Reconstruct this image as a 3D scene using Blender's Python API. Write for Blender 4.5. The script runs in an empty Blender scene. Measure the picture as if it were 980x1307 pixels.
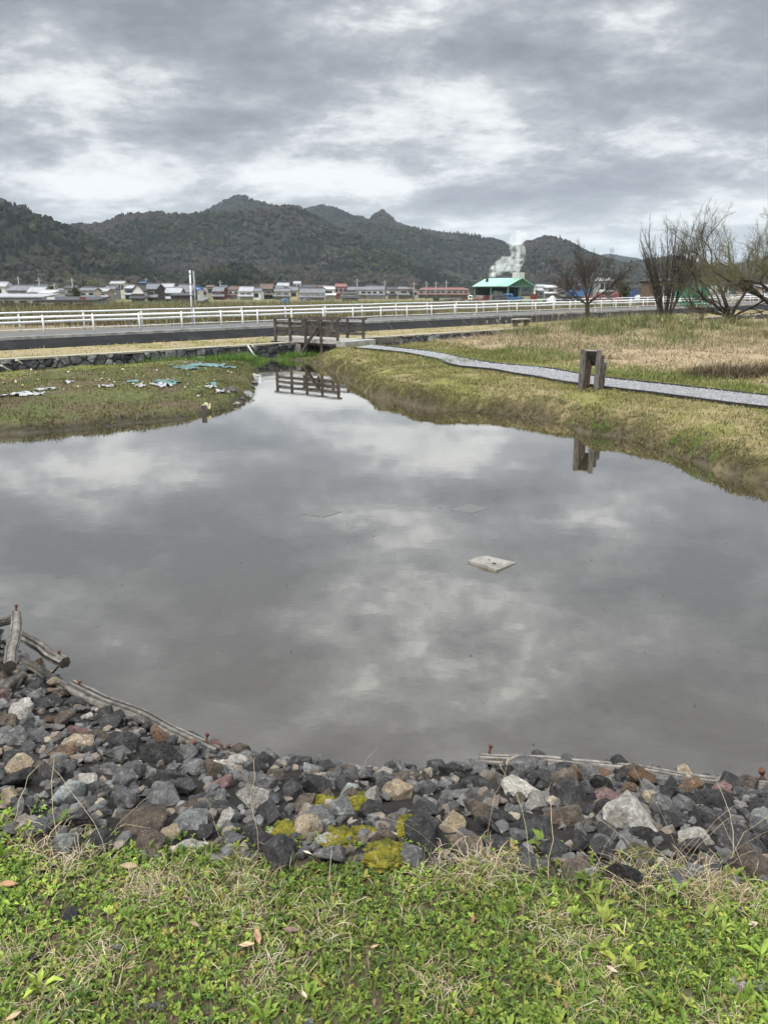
import bpy, bmesh, math, random
import numpy as np
from mathutils import Vector, Matrix, noise as mnoise

random.seed(11)
RNG = np.random.default_rng(11)
SC = bpy.context.scene
COL = SC.collection
PI = math.pi

# ------------------------------------------------------------------ camera model
H = 2.25                      # camera height above the pond water (water is z = 0)
TILT = math.radians(16.1)
FPX, CX, CY = 982.0, 490.0, 653.5
CT, ST = math.cos(TILT), math.sin(TILT)

def ray(px, py):
    u = (px - CX) / FPX; v = (CY - py) / FPX
    return (u, CT + v * ST, -ST + v * CT)

def at(px, py, z=0.0):
    r = ray(px, py); t = (z - H) / r[2]
    return Vector((r[0] * t, r[1] * t, z))

def at_d(px, py, Y):
    r = ray(px, py); t = Y / r[1]
    return Vector((r[0] * t, Y, H + r[2] * t))

def px_per_m(Y): return FPX / Y

# ------------------------------------------------------------------ numpy noise
def _hash(ix, iy, seed):
    h = (ix.astype(np.int64) * 374761393 + iy.astype(np.int64) * 668265263 + seed * 974711) & 0x7fffffff
    h = ((h ^ (h >> 13)) * 1274126177) & 0x7fffffff
    return ((h ^ (h >> 16)) & 0xffff) / 65535.0

def vnoise(x, y, seed=0):
    x = np.asarray(x, float); y = np.asarray(y, float)
    ix = np.floor(x); iy = np.floor(y); fx = x - ix; fy = y - iy
    fx = fx * fx * (3 - 2 * fx); fy = fy * fy * (3 - 2 * fy)
    a = _hash(ix, iy, seed); b = _hash(ix + 1, iy, seed); c = _hash(ix, iy + 1, seed); d = _hash(ix + 1, iy + 1, seed)
    return (a * (1 - fx) + b * fx) * (1 - fy) + (c * (1 - fx) + d * fx) * fy

def fbm(x, y, seed=0, oct=4, gain=0.5):
    s = 0; a = 1; t = 0
    for i in range(oct):
        s = s + a * vnoise(x * 2 ** i + 17.3 * i, y * 2 ** i - 9.1 * i, seed + i); t += a; a *= gain
    return s / t

def smooth(a, b, x):
    t = np.clip((np.asarray(x, float) - a) / (b - a), 0, 1)
    return t * t * (3 - 2 * t)

def lerp(a, b, t): return a + (b - a) * t

# ------------------------------------------------------------------ object helpers
def tag(o, label=None, cat=None, group=None, kind=None):
    if label: o['label'] = label
    if cat: o['category'] = cat
    if group: o['group'] = group
    if kind: o['kind'] = kind
    return o

def empty(name, loc, rz=0.0, label=None, cat=None, group=None):
    o = bpy.data.objects.new(name, None); COL.objects.link(o)
    o.location = loc; o.rotation_euler = (0, 0, rz); o.empty_display_size = 0.1
    return tag(o, label, cat, group)

def link(name, me, mat=None, parent=None):
    o = bpy.data.objects.new(name, me); COL.objects.link(o)
    if mat is not None:
        if len(me.materials) == 0: me.materials.append(mat)
    if parent is not None: o.parent = parent
    return o

def tri_mesh(name, verts, tris, cols=None, smooth_shade=False):
    verts = np.asarray(verts, np.float32).reshape(-1, 3); tris = np.asarray(tris, np.int32).reshape(-1, 3)
    me = bpy.data.meshes.new(name)
    me.vertices.add(len(verts)); me.vertices.foreach_set('co', verts.ravel())
    me.loops.add(len(tris) * 3); me.loops.foreach_set('vertex_index', tris.ravel())
    me.polygons.add(len(tris)); me.polygons.foreach_set('loop_start', np.arange(0, len(tris) * 3, 3, dtype=np.int32))
    me.polygons.foreach_set('use_smooth', np.full(len(tris), smooth_shade))
    if cols is not None:
        c = np.ones((len(verts), 4), np.float32); c[:, :3] = cols
        at_ = me.color_attributes.new('Col', 'FLOAT_COLOR', 'POINT'); at_.data.foreach_set('color', c.ravel())
    me.update(calc_edges=True); me.validate()
    return me

class MB:
    """collects boxes, bars, tubes and polygons into ONE mesh"""
    def __init__(s): s.v = []; s.f = []; s.sm = []
    def add(s, vs, fs, sm=False):
        n = len(s.v); s.v += [tuple(v) for v in vs]; s.f += [tuple(n + i for i in f) for f in fs]; s.sm += [sm] * len(fs)
        return s
    def box(s, c, size, rz=0.0, M=None):
        x, y, z = size[0] / 2, size[1] / 2, size[2] / 2
        R = Matrix.Rotation(rz, 3, 'Z') if M is None else M
        vs = [Vector(c) + R @ Vector((a * x, b * y, d * z)) for a in (-1, 1) for b in (-1, 1) for d in (-1, 1)]
        fs = [(0, 1, 3, 2), (4, 6, 7, 5), (0, 4, 5, 1), (2, 3, 7, 6), (0, 2, 6, 4), (1, 5, 7, 3)]
        return s.add(vs, fs)
    def bar(s, a, b, w, h, up=(0, 0, 1)):
        a = Vector(a); b = Vector(b); d = (b - a).normalized(); side = d.cross(Vector(up))
        if side.length < 1e-4: side = d.cross(Vector((1, 0, 0)))
        side.normalize(); u = side.cross(d)
        vs = []
        for p in (a, b):
            for i, j in ((-1, -1), (1, -1), (1, 1), (-1, 1)): vs.append(p + side * (i * w / 2) + u * (j * h / 2))
        fs = [(3, 2, 1, 0), (4, 5, 6, 7)] + [(i, (i + 1) % 4, 4 + (i + 1) % 4, 4 + i) for i in range(4)]
        return s.add(vs, fs)
    def tube(s, pts, rad, n=8, caps=True):
        pts = [Vector(p) for p in pts]
        if not hasattr(rad, '__len__'): rad = [rad] * len(pts)
        vs = []; ref = None
        for i, p in enumerate(pts):
            d = (pts[min(i + 1, len(pts) - 1)] - pts[max(i - 1, 0)]).normalized()
            if ref is None:
                ref = d.cross(Vector((0, 0, 1)) if abs(d.z) < .9 else Vector((1, 0, 0))).normalized()
            ref = (ref - d * ref.dot(d)).normalized(); w = d.cross(ref)
            for k in range(n):
                a = 2 * PI * k / n; vs.append(p + (ref * math.cos(a) + w * math.sin(a)) * rad[i])
        fs = []
        for i in range(len(pts) - 1):
            for k in range(n):
                fs.append((i * n + k, i * n + (k + 1) % n, (i + 1) * n + (k + 1) % n, (i + 1) * n + k))
        s.add(vs, fs, True)
        if caps:
            m = len(s.v) - len(vs)
            s.f.append(tuple(m + k for k in reversed(range(n)))); s.sm.append(False)
            s.f.append(tuple(m + (len(pts) - 1) * n + k for k in range(n))); s.sm.append(False)
        return s
    def build(s, name, mat=None, parent=None, bevel=0.0):
        me = bpy.data.meshes.new(name); me.from_pydata(s.v, [], s.f)
        for p, q in zip(me.polygons, s.sm): p.use_smooth = q
        me.update()
        if bevel:
            bm = bmesh.new(); bm.from_mesh(me)
            bmesh.ops.bevel(bm, geom=bm.edges[:], offset=bevel, segments=1, affect='EDGES', clamp_overlap=True)
            bm.to_mesh(me); bm.free()
        return link(name, me, mat, parent)

# ------------------------------------------------------------------ materials
def new_mat(name):
    m = bpy.data.materials.new(name); m.use_nodes = True
    nt = m.node_tree; nt.nodes.clear()
    out = nt.nodes.new('ShaderNodeOutputMaterial')
    return m, nt, out

def N(nt, t, **kw):
    n = nt.nodes.new(t)
    for k, v in kw.items():
        if k.startswith('i_'): n.inputs[k[2:].replace('_', ' ')].default_value = v
        else: setattr(n, k, v)
    return n

def mixc(nt, blend, fac, a, b):
    n = nt.nodes.new('ShaderNodeMix'); n.data_type = 'RGBA'; n.blend_type = blend
    for sock, val in ((n.inputs['Factor'], fac), (n.inputs['A'], a), (n.inputs['B'], b)):
        pass
    S = {'f': n.inputs[0], 'a': n.inputs[6], 'b': n.inputs[7]}
    for k, val in (('f', fac), ('a', a), ('b', b)):
        if isinstance(val, bpy.types.NodeSocket): nt.links.new(val, S[k])
        elif k == 'f': S[k].default_value = val
        else: S[k].default_value = (*val, 1) if len(val) == 3 else val
    return n.outputs[2]

def ramp(nt, src, stops, interp='LINEAR'):
    r = nt.nodes.new('ShaderNodeValToRGB'); r.color_ramp.interpolation = interp
    el = r.color_ramp.elements
    while len(el) < len(stops): el.new(0.5)
    for e, (p, c) in zip(el, stops):
        e.position = p; e.color = (*c, 1) if hasattr(c, '__len__') else (c, c, c, 1)
    nt.links.new(src, r.inputs[0]); return r.outputs[0]

def material(name, base=(.5, .5, .5), rough=.8, scale=6.0, lo=.7, hi=1.25, bump=0.0, bscale=None, attr=False, rnd=0.0,
             spec=.3, metal=0.0, second=None, sscale=3.0, sedge=(.45, .6), stretch=None, gen=False, detail=6.0, translucent=0.0):
    """procedural surface: base colour broken up by noise, optional second colour in patches, optional bump, vertex colour, per object shade"""
    m, nt, out = new_mat(name); L = nt.links.new
    b = N(nt, 'ShaderNodeBsdfPrincipled'); b.inputs['Roughness'].default_value = rough
    b.inputs['Specular IOR Level'].default_value = spec; b.inputs['Metallic'].default_value = metal
    tc = N(nt, 'ShaderNodeTexCoord'); co = tc.outputs['Generated' if gen else 'Object']
    if stretch:
        mp = N(nt, 'ShaderNodeMapping'); mp.inputs['Scale'].default_value = stretch; L(co, mp.inputs[0]); co = mp.outputs[0]
    n1 = N(nt, 'ShaderNodeTexNoise'); n1.inputs['Scale'].default_value = scale; n1.inputs['Detail'].default_value = detail; n1.inputs['Roughness'].default_value = .62
    L(co, n1.inputs['Vector'])
    shade = ramp(nt, n1.outputs[0], [(.28, lo), (.72, hi)])
    if attr:
        a = N(nt, 'ShaderNodeAttribute'); a.attribute_name = 'Col'; c = a.outputs['Color']
    else:
        c = N(nt, 'ShaderNodeRGB'); c.outputs[0].default_value = (*base, 1); c = c.outputs[0]
    if second:
        n2 = N(nt, 'ShaderNodeTexNoise'); n2.inputs['Scale'].default_value = sscale; n2.inputs['Detail'].default_value = 7.0; n2.inputs['Roughness'].default_value = .65
        L(co, n2.inputs['Vector'])
        f = ramp(nt, n2.outputs[0], [(sedge[0], 0.0), (sedge[1], 1.0)])
        c = mixc(nt, 'MIX', f, c, second)
    c = mixc(nt, 'MULTIPLY', 1.0, c, shade)
    if rnd:
        oi = N(nt, 'ShaderNodeObjectInfo')
        r = ramp(nt, oi.outputs['Random'], [(0.0, 1 - rnd), (1.0, 1 + rnd)])
        c = mixc(nt, 'MULTIPLY', 1.0, c, r)
    L(c, b.inputs['Base Color'])
    if bump:
        n3 = N(nt, 'ShaderNodeTexNoise'); n3.inputs['Scale'].default_value = bscale or scale * 2; n3.inputs['Detail'].default_value = 8.0; n3.inputs['Roughness'].default_value = .65
        L(co, n3.inputs['Vector'])
        bp = N(nt, 'ShaderNodeBump'); bp.inputs['Strength'].default_value = 1.0; bp.inputs['Distance'].default_value = bump
        L(n3.outputs[0], bp.inputs['Height']); L(bp.outputs[0], b.inputs['Normal'])
    if translucent:
        tr = N(nt, 'ShaderNodeBsdfTranslucent'); L(c, tr.inputs[0]); mx = N(nt, 'ShaderNodeMixShader'); mx.inputs[0].default_value = translucent
        L(b.outputs[0], mx.inputs[1]); L(tr.outputs[0], mx.inputs[2]); L(mx.outputs[0], out.inputs[0])
    else:
        L(b.outputs[0], out.inputs[0])
    return m
# ------------------------------------------------------------------ camera
cam_d = bpy.data.cameras.new('camera'); cam = bpy.data.objects.new('camera', cam_d); COL.objects.link(cam)
cam_d.sensor_fit = 'VERTICAL'; cam_d.sensor_height = 24.0; cam_d.lens = 24.0 * FPX / 1307.0
cam_d.clip_start = 0.05; cam_d.clip_end = 9000
cam.location = (0, 0, H); cam.rotation_euler = (PI / 2 - TILT, 0, 0)
SC.camera = cam

# ------------------------------------------------------------------ world: overcast sky with broken cloud layers
SUN_EL, SUN_AZ = math.radians(52), math.radians(215)   # azimuth of the sun measured clockwise from +Y (behind the camera, to the left)
world = bpy.data.worlds.new('World'); SC.world = world; world.use_nodes = True
nt = world.node_tree; nt.nodes.clear(); L = nt.links.new
wout = N(nt, 'ShaderNodeOutputWorld'); bg = N(nt, 'ShaderNodeBackground'); L(bg.outputs[0], wout.inputs[0])
bg.inputs[1].default_value = 0.1
sky = N(nt, 'ShaderNodeTexSky'); sky.sky_type = 'NISHITA'; sky.sun_disc = False
sky.sun_elevation = SUN_EL; sky.sun_rotation = SUN_AZ
tc = N(nt, 'ShaderNodeTexCoord'); sx = N(nt, 'ShaderNodeSeparateXYZ'); L(tc.outputs['Generated'], sx.inputs[0])
SKYO = (16.11, 11.73)
def M_(op, a, b=None, c=None):
    n = N(nt, 'ShaderNodeMath'); n.operation = op
    for i, v in enumerate((a, b, c)):
        if v is None: continue
        if isinstance(v, bpy.types.NodeSocket): L(v, n.inputs[i])
        else: n.inputs[i].default_value = v
    return n.outputs[0]
z0 = M_('MAXIMUM', sx.outputs[2], 0.0)
zc = M_('ADD', z0, 0.25)
pxn = M_('DIVIDE', sx.outputs[0], zc); pyn = M_('DIVIDE', sx.outputs[1], zc)
cb = N(nt, 'ShaderNodeCombineXYZ'); L(pxn, cb.inputs[0]); L(pyn, cb.inputs[1])
def cloud_noise(scale, detail, rough, off, dist=0.0, stretch=(1, 1, 1)):
    mp = N(nt, 'ShaderNodeMapping'); mp.inputs['Location'].default_value = off; mp.inputs['Scale'].default_value = stretch; L(cb.outputs[0], mp.inputs[0])
    n = N(nt, 'ShaderNodeTexNoise'); n.inputs['Scale'].default_value = scale; n.inputs['Detail'].default_value = detail
    n.inputs['Roughness'].default_value = rough; n.inputs['Distortion'].default_value = dist; L(mp.outputs[0], n.inputs['Vector'])
    return n.outputs[0]
big = cloud_noise(0.80, 3, .5, (*SKYO, 0), .2, (.70, 1.0, 1))
mid = cloud_noise(2.7, 11, .60, (SKYO[0] * 1.3 + 1, SKYO[1] * .7, 0), .15, (.75, 1.0, 1))
fine = cloud_noise(11, 8, .64, (0, 5, 0), .2)
dens = M_('ADD', M_('ADD', M_('MULTIPLY', big, .42), M_('MULTIPLY', mid, .485)), M_('MULTIPLY', fine, .13))
hi_ = N(nt, 'ShaderNodeMapRange'); L(sx.outputs[2], hi_.inputs[0]); hi_.inputs[1].default_value = .22; hi_.inputs[2].default_value = .42; hi_.inputs[3].default_value = 0.0; hi_.inputs[4].default_value = 1.0
dens = M_('MULTIPLY_ADD', M_('SUBTRACT', dens, .505), M_('MULTIPLY_ADD', hi_.outputs[0], .45, 1.0), .505)
dens = M_('MULTIPLY_ADD', hi_.outputs[0], -.008, dens)
ccol = ramp(nt, dens, [(.42, (.51, .515, .51)), (.46, (.42, .428, .43)), (.497, (.275, .285, .298)), (.545, (.190, .199, .216)), (.62, (.13, .137, .153))])
# brighter overhead, and a pale warm gap low over the horizon
el = sx.outputs[2]
over = N(nt, 'ShaderNodeMapRange'); L(el, over.inputs[0]); over.inputs[1].default_value = .60; over.inputs[2].default_value = .92; over.inputs[3].default_value = 1.0; over.inputs[4].default_value = 6.5
over2 = N(nt, 'ShaderNodeMapRange'); L(el, over2.inputs[0]); over2.inputs[1].default_value = .24; over2.inputs[2].default_value = .55; over2.inputs[3].default_value = 1.0; over2.inputs[4].default_value = 1.45
low = N(nt, 'ShaderNodeMapRange'); L(el, low.inputs[0]); low.inputs[1].default_value = 0.015; low.inputs[2].default_value = .13; low.inputs[3].default_value = .3; low.inputs[4].default_value = 0.0
warm = mixc(nt, 'MIX', low.outputs[0], ccol, (.46, .46, .44))
lit = N(nt, 'ShaderNodeVectorMath'); lit.operation = 'SCALE'; L(warm, lit.inputs[0]); L(M_('MULTIPLY', M_('MULTIPLY', over.outputs[0], over2.outputs[0]), 10.0), lit.inputs[3])
gap = N(nt, 'ShaderNodeMapRange'); L(dens, gap.inputs[0]); gap.inputs[1].default_value = .40; gap.inputs[2].default_value = .33; gap.inputs[3].default_value = 0.03; gap.inputs[4].default_value = .25
skyc = mixc(nt, 'MIX', gap.outputs[0], lit.outputs[0], sky.outputs[0])
L(skyc, bg.inputs[0])

sd = bpy.data.lights.new('sun', 'SUN'); sun = bpy.data.objects.new('sun', sd); COL.objects.link(sun)
sd.energy = 1.5; sd.angle = math.radians(10); sd.color = (1.0, .95, .87)
sdir = Vector((math.sin(SUN_AZ) * math.cos(SUN_EL), math.cos(SUN_AZ) * math.cos(SUN_EL), math.sin(SUN_EL)))
sun.rotation_euler = sdir.to_track_quat('Z', 'Y').to_euler(); sun.location = (0, 0, 60)

SC.view_settings.view_transform = 'Standard'; SC.view_settings.look = 'None'; SC.view_settings.gamma = 1.0
SC.view_settings.use_curve_mapping = False; SC.view_settings.exposure = 0.9
SC.render.engine = 'CYCLES'
SC.cycles.max_bounces = 6; SC.cycles.diffuse_bounces = 2; SC.cycles.glossy_bounces = 3; SC.cycles.transparent_max_bounces = 12
SC.cycles.volume_bounces = 4; SC.cycles.use_denoising = True

# ------------------------------------------------------------------ the lie of the land
F0 = np.array([-11.53, 26.7]); FE = np.array([.7297, .6838]); FN = np.array([.6838, -.7297])
def road_ts(x, y):
    dx = x - F0[0]; dy = y - F0[1]
    return dx * FE[0] + dy * FE[1], dx * FN[0] + dy * FN[1]
def TS(t, s, z=0.0):
    p = F0 + FE * t + FN * s
    return Vector((p[0], p[1], z))
def road_z(t): return .72 + .006 * np.clip(t, -40, 70)
S_WALL = 5.2

right_px = [(384, 461), (400, 466), (418, 473), (435, 480), (448, 491), (462, 500), (478, 507), (502, 511), (536, 520), (570, 525), (600, 526), (630, 528),
            (655, 531), (676, 532), (700, 537), (719, 542), (751, 554), (780, 556), (801, 560), (825, 570), (844, 576), (865, 584), (880, 588), (900, 594), (916, 601), (945, 611), (980, 619)]
near_px = [(980, 1008), (880, 992), (800, 985), (720, 978), (640, 974), (560, 984), (460, 987), (390, 978), (330, 968), (265, 957), (200, 932), (140, 905), (95, 880), (60, 862), (30, 838), (0, 815)]
left_px = [(0, 555), (40, 553), (84, 550), (126, 546), (168, 540), (200, 538), (236, 535), (266, 529), (293, 523), (307, 515), (327, 505), (326, 494), (324, 484), (329, 474), (318, 466), (330, 459), (350, 457)]
def w2(l): return [tuple(at(x, y, 0))[:2] for x, y in l]
RS, NS, LS = w2(right_px), w2(near_px), w2(left_px)
POND = np.array(RS + [(6.2, 7.4), (7.2, 5.6), (5.2, 4.0)] + NS + [(-4.2, 5.8), (-7.2, 7.0), (-10.6, 8.8), (-12.8, 11.5), (-10.6, 13.3)] + LS)

def seg_dist(x, y, poly, closed=True):
    d = np.full(x.shape, 1e9); n = len(poly)
    for i in range(n if closed else n - 1):
        a = poly[i]; b = poly[(i + 1) % n]; ex, ey = b[0] - a[0], b[1] - a[1]
        t = np.clip(((x - a[0]) * ex + (y - a[1]) * ey) / (ex * ex + ey * ey + 1e-12), 0, 1)
        d = np.minimum(d, np.hypot(x - a[0] - t * ex, y - a[1] - t * ey))
    return d
def inside(x, y, poly):
    r = np.zeros(x.shape, bool); n = len(poly); j = n - 1
    for i in range(n):
        xi, yi = poly[i]; xj, yj = poly[j]
        c = ((yi > y) != (yj > y)) & (x < (xj - xi) * (y - yi) / (yj - yi + 1e-12) + xi)
        r ^= c; j = i
    return r
def pond_sd(x, y):
    """distance to the shore, negative in the water; far points skipped"""
    x = np.asarray(x, float); y = np.asarray(y, float); shp = x.shape
    x = x.ravel(); y = y.ravel(); d = np.full(x.shape, 30.0)
    m = (x > -32) & (x < 34) & (y > -20) & (y < 50)
    dd = seg_dist(x[m], y[m], POND); dd[inside(x[m], y[m], POND)] *= -1
    d[m] = dd
    return d.reshape(shp)

GRASS_PX = [(-260, 1000), (-60, 1030), (0, 1046), (60, 1066), (120, 1084), (200, 1088), (300, 1090), (420, 1092), (500, 1096), (560, 1097), (640, 1104), (700, 1108), (780, 1114), (860, 1119), (980, 1124), (1250, 1140)]
GB = np.array([tuple(at(x, y, .55))[:2] for x, y in GRASS_PX]); GPOLY = np.concatenate([[(-9, 6.0)], GB, [(7, 2.6), (9, -8), (-12, -8)]])
def qfrac(x, y):
    """0 at the water, 1 at the edge of the grass terrace, more than 1 on it"""
    x = np.asarray(x, float); y = np.asarray(y, float); shp = x.shape; x = x.ravel(); y = y.ravel()
    q = np.full(x.shape, -1.0); m = (x > -14) & (x < 10) & (y < 9) & (y > -9)
    sd = pond_sd(x[m], y[m]); dg = seg_dist(x[m], y[m], GB, False); ins = inside(x[m], y[m], GPOLY)
    q[m] = np.where(ins, 1 + dg / 1.2, sd / (np.maximum(sd, 0) + dg + 1e-6)); q[~m] = 3.0
    return q.reshape(shp)
PATH_UP = [(475, 442), (510, 446), (546, 450), (570, 454), (586, 458), (603, 461), (630, 466), (665, 469), (701, 472.5), (734, 478.5), (773, 485), (844, 493), (980, 508)]
PATH_LO = [(452, 445.5), (482, 448.5), (516, 452), (556, 459.5), (570, 466), (586, 470), (630, 474), (655, 479), (684, 483.5), (723, 491), (773, 497.5), (830, 504.5), (901, 514), (980, 524)]
PZ = .42
PU = np.array([tuple(at(x, y, PZ))[:2] for x, y in PATH_UP] + [(9.5, 13.9), (16, 11.5)]); PL = np.array([tuple(at(x, y, PZ))[:2] for x, y in PATH_LO] + [(9.0, 12.6), (15.5, 10.1)])

def path_dist(x, y):
    shp = x.shape; x = x.ravel(); y = y.ravel(); d = np.full(x.shape, 9.0); m = (x > -4) & (x < 18) & (y > 8) & (y < 32); poly = np.concatenate([PU, PL[::-1]])
    dd = seg_dist(x[m], y[m], poly); dd[inside(x[m], y[m], poly)] = 0; d[m] = dd; return d.reshape(shp)
MOUND = at_d(835, 403, 30.5)
def height(x, y):
    x = np.asarray(x, float); y = np.asarray(y, float)
    sd = pond_sd(x, y); t, s = road_ts(x, y)
    n1 = fbm(x * .9, y * .9, 3, 4) - .5; n2 = fbm(x * 4.5, y * 4.5, 8, 3) - .5
    d = np.maximum(sd, 0)
    # near grass terrace and rubble slope
    zn = .55 * np.clip(qfrac(x, y), 0, 1) ** .85 + .03 * n1 + .02 * n2
    # mud flat on the left
    zl = .02 + .15 * smooth(0, .35, d) + .16 * smooth(.3, 2.6, d) + .16 * n1 + .05 * n2
    zl = lerp(zl, .05 + .05 * n2, smooth(7.4, 5.9, s))
    # bank on the right
    e = d + .42 * n1
    zr = .02 + (.24 + .12 * n1) * smooth(0, .28, e) + .14 * smooth(.2, 1.1, e) + .07 * n2 * smooth(2.2, .2, d) + .03 * n1
    far = np.maximum(d - 3.2, 0)
    zr = zr + np.minimum(.012 * far, .16) + .10 * n1 * smooth(0, 4, far)
    g = np.exp(-(((x - MOUND.x) / 4.6) ** 2 + ((y - MOUND.y) / 4.0) ** 2))
    zr = zr + g * (MOUND.z - .75) + g * .12 * n2
    # the channel behind the right bank
    zr = lerp(zr, -.16, smooth(7.7, 6.7, s))
    wn = smooth(8.2, 6.2, y)
    wr = smooth(-2.6, -2.0, x - (y - 22) * .03)
    z = lerp(lerp(zl, zr, wr), zn, wn)
    dpth = path_dist(x, y)
    z = np.where((sd > .2) & (s > 7.0), lerp(z, PZ + .012 + .01 * n2, smooth(.75, .2, dpth)), z)
    # under water
    z = np.where(sd < 0, np.maximum(-.03 + sd * .35, -.34) + .02 * n2, z)
    # river wall, dry strip, revetment, road, fields
    rz = road_z(t)
    strip = .44 + .03 * n2 + .004 * np.clip(t, 0, 60)
    zz = np.where(s < 4.95, strip, z)
    zz = np.where((s >= 4.95) & (s < 5.2), -.2, zz)
    zz = np.where(s < 1.5, lerp(strip, rz - .10, np.clip((1.5 - s) / 1.2, 0, 1)), zz)
    zz = np.where(s < .2, rz - .10, zz)
    fields = -.05 - .0012 * np.clip(-s, 0, 500) + .12 * n1
    zz = np.where(s < -4.0, lerp(rz - .10, fields, smooth(-4.0, -8.0, s)), zz)
    return zz

def h1(x, y): return float(height(np.array([x]), np.array([y]))[0])
def on_ground(px, py, lift=0.0, y0=1.0, y1=90.0):
    """the ground point the photograph shows at a pixel"""
    r = ray(px, py)
    for it in range(3):
        Y = np.linspace(y0, y1, 160); T = Y / r[1]
        zr = H + r[2] * T - lift; hh = height(r[0] * T, Y)
        k = int(np.argmax(zr <= hh))
        if zr[k] > hh[k]: k = len(Y) - 1
        y0, y1 = Y[max(k - 1, 0)], Y[k]
    return Vector((r[0] * T[k], Y[k], float(hh[k])))

def axis(lo, f0, f1, hi, step, grow=1.12):
    a = list(np.arange(f0, f1, step)); d = step
    while a[-1] < hi: d *= grow; a.append(a[-1] + d)
    d = step
    while a[0] > lo: d *= grow; a.insert(0, a[0] - d)
    return np.array(a)
gx = axis(-3500, -14, 19, 3500, .13); 
gy = np.concatenate([axis(-300, .6, 5.2, 5.2, .075), axis(5.3, 5.3, 38, 5200, .13, 1.08)])
X, Y = np.meshgrid(gx, gy)
Z = height(X, Y)

# colour of the ground itself by what grows or lies there
SD = pond_sd(X, Y); TT, SS = road_ts(X, Y)
c_n = fbm(X * 1.3, Y * 1.3, 21, 5); c_f = fbm(X * 6, Y * 6, 31, 4); c_b = fbm(X * .28, Y * .28, 41, 3)
def mixa(a, b, t): return a + (np.array(b) - a) * t[..., None]
col = np.zeros(X.shape + (3,))
soil = np.array([.085, .068, .042]); 
near = mixa(np.broadcast_to(soil, col.shape).copy(), (.085, .10, .035), smooth(.4, .6, c_n))
near = mixa(near, (.026, .024, .022), smooth(1.06, 1.0, qfrac(X, Y)))
left = mixa(np.broadcast_to(np.array([.08, .086, .036]), col.shape).copy(), (.09, .07, .045), smooth(.44, .6, c_n))
left = mixa(left, (.14, .15, .045), smooth(.5, .62, c_b) * smooth(1.5, 3.5, SD))
left = mixa(left, (.035, .032, .022), smooth(.28, .05, SD))
right = mixa(np.broadcast_to(np.array([.15, .145, .05]), col.shape).copy(), (.20, .165, .085), smooth(.42, .6, c_n))
right = mixa(right, (.06, .05, .03), smooth(.40, .1, SD) * smooth(.3, .5, c_f + .1))
dry = np.array([.25, .20, .125])
right = mixa(right, dry, smooth(4.6, 5.8, SD + 1.2 * (c_n - .5)) * smooth(-2, 3, X - 2))
right = mixa(right, (.11, .125, .04), np.exp(-(((X - MOUND.x) / 4.2) ** 2 + ((Y - MOUND.y - .5) / 3.6) ** 2)))
wr = smooth(-2.6, -2.0, X - (Y - 22) * .03)[..., None]; wn = smooth(8.2, 6.2, Y)[..., None]
col = (left * (1 - wr) + right * wr) * (1 - wn) + near * wn
col = mixa(col, (.095, .082, .058), smooth(.04, -.06, SD))
strip = mixa(np.broadcast_to(np.array([.24, .20, .115]), col.shape).copy(), (.16, .15, .06), smooth(.47, .62, c_n))
col = np.where((SS < 4.97)[..., None], strip, col)
fld = mixa(np.broadcast_to(np.array([.13, .125, .06]), col.shape).copy(), (.10, .16, .05), smooth(.45, .55, fbm(X * .02, Y * .045, 55, 2)))
fld = mixa(fld, (.17, .135, .085), smooth(.52, .6, fbm(X * .03 + 9, Y * .06, 66, 3)))
col = np.where((SS < -4.0)[..., None], fld, col)
ny, nx = X.shape
idx = np.arange(nx * ny).reshape(ny, nx)
q = np.stack([idx[:-1, :-1], idx[:-1, 1:], idx[1:, 1:], idx[1:, :-1]], -1).reshape(-1, 4)
tris = np.concatenate([q[:, [0, 1, 2]], q[:, [0, 2, 3]]])
M_ground = material('ground soil and turf', attr=True, rough=.95, scale=9, lo=.62, hi=1.35, bump=.02, bscale=22, spec=.1)
g_me = tri_mesh('ground', np.stack([X, Y, Z], -1), tris, col.reshape(-1, 3), True)
tag(link('ground', g_me, M_ground), kind='structure')

# ------------------------------------------------------------------ pond water
m, nt, out = new_mat('murky pond water'); L = nt.links.new
tc = N(nt, 'ShaderNodeTexCoord')
mp = N(nt, 'ShaderNodeMapping'); mp.inputs['Scale'].default_value = (1.0, 1.35, 1); mp.inputs['Rotation'].default_value = (0, 0, .25); L(tc.outputs['Object'], mp.inputs[0])
w1 = N(nt, 'ShaderNodeTexNoise'); w1.inputs['Scale'].default_value = 2.6; w1.inputs['Detail'].default_value = 3.0; L(mp.outputs[0], w1.inputs['Vector'])
w2n = N(nt, 'ShaderNodeTexNoise'); w2n.inputs['Scale'].default_value = 17; w2n.inputs['Detail'].default_value = 2.0; L(mp.outputs[0], w2n.inputs['Vector'])
w3 = N(nt, 'ShaderNodeTexNoise'); w3.inputs['Scale'].default_value = .55; w3.inputs['Detail'].default_value = 3.0; L(mp.outputs[0], w3.inputs['Vector'])
patch = ramp(nt, w3.outputs[0], [(.42, .15), (.66, 1.0)])
hgt = N(nt, 'ShaderNodeMath'); hgt.operation = 'MULTIPLY_ADD'; L(w2n.outputs[0], hgt.inputs[0]); L(patch, hgt.inputs[1])
hs = N(nt, 'ShaderNodeMath'); hs.operation = 'MULTIPLY'; L(w1.outputs[0], hs.inputs[0]); hs.inputs[1].default_value = 3.0; L(hs.outputs[0], hgt.inputs[2])
bp = N(nt, 'ShaderNodeBump'); bp.inputs['Distance'].default_value = .00022; bp.inputs['Strength'].default_value = 1.0; L(hgt.outputs[0], bp.inputs['Height'])
lw = N(nt, 'ShaderNodeLayerWeight'); lw.inputs['Blend'].default_value = .5; L(bp.outputs[0], lw.inputs['Normal'])
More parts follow.
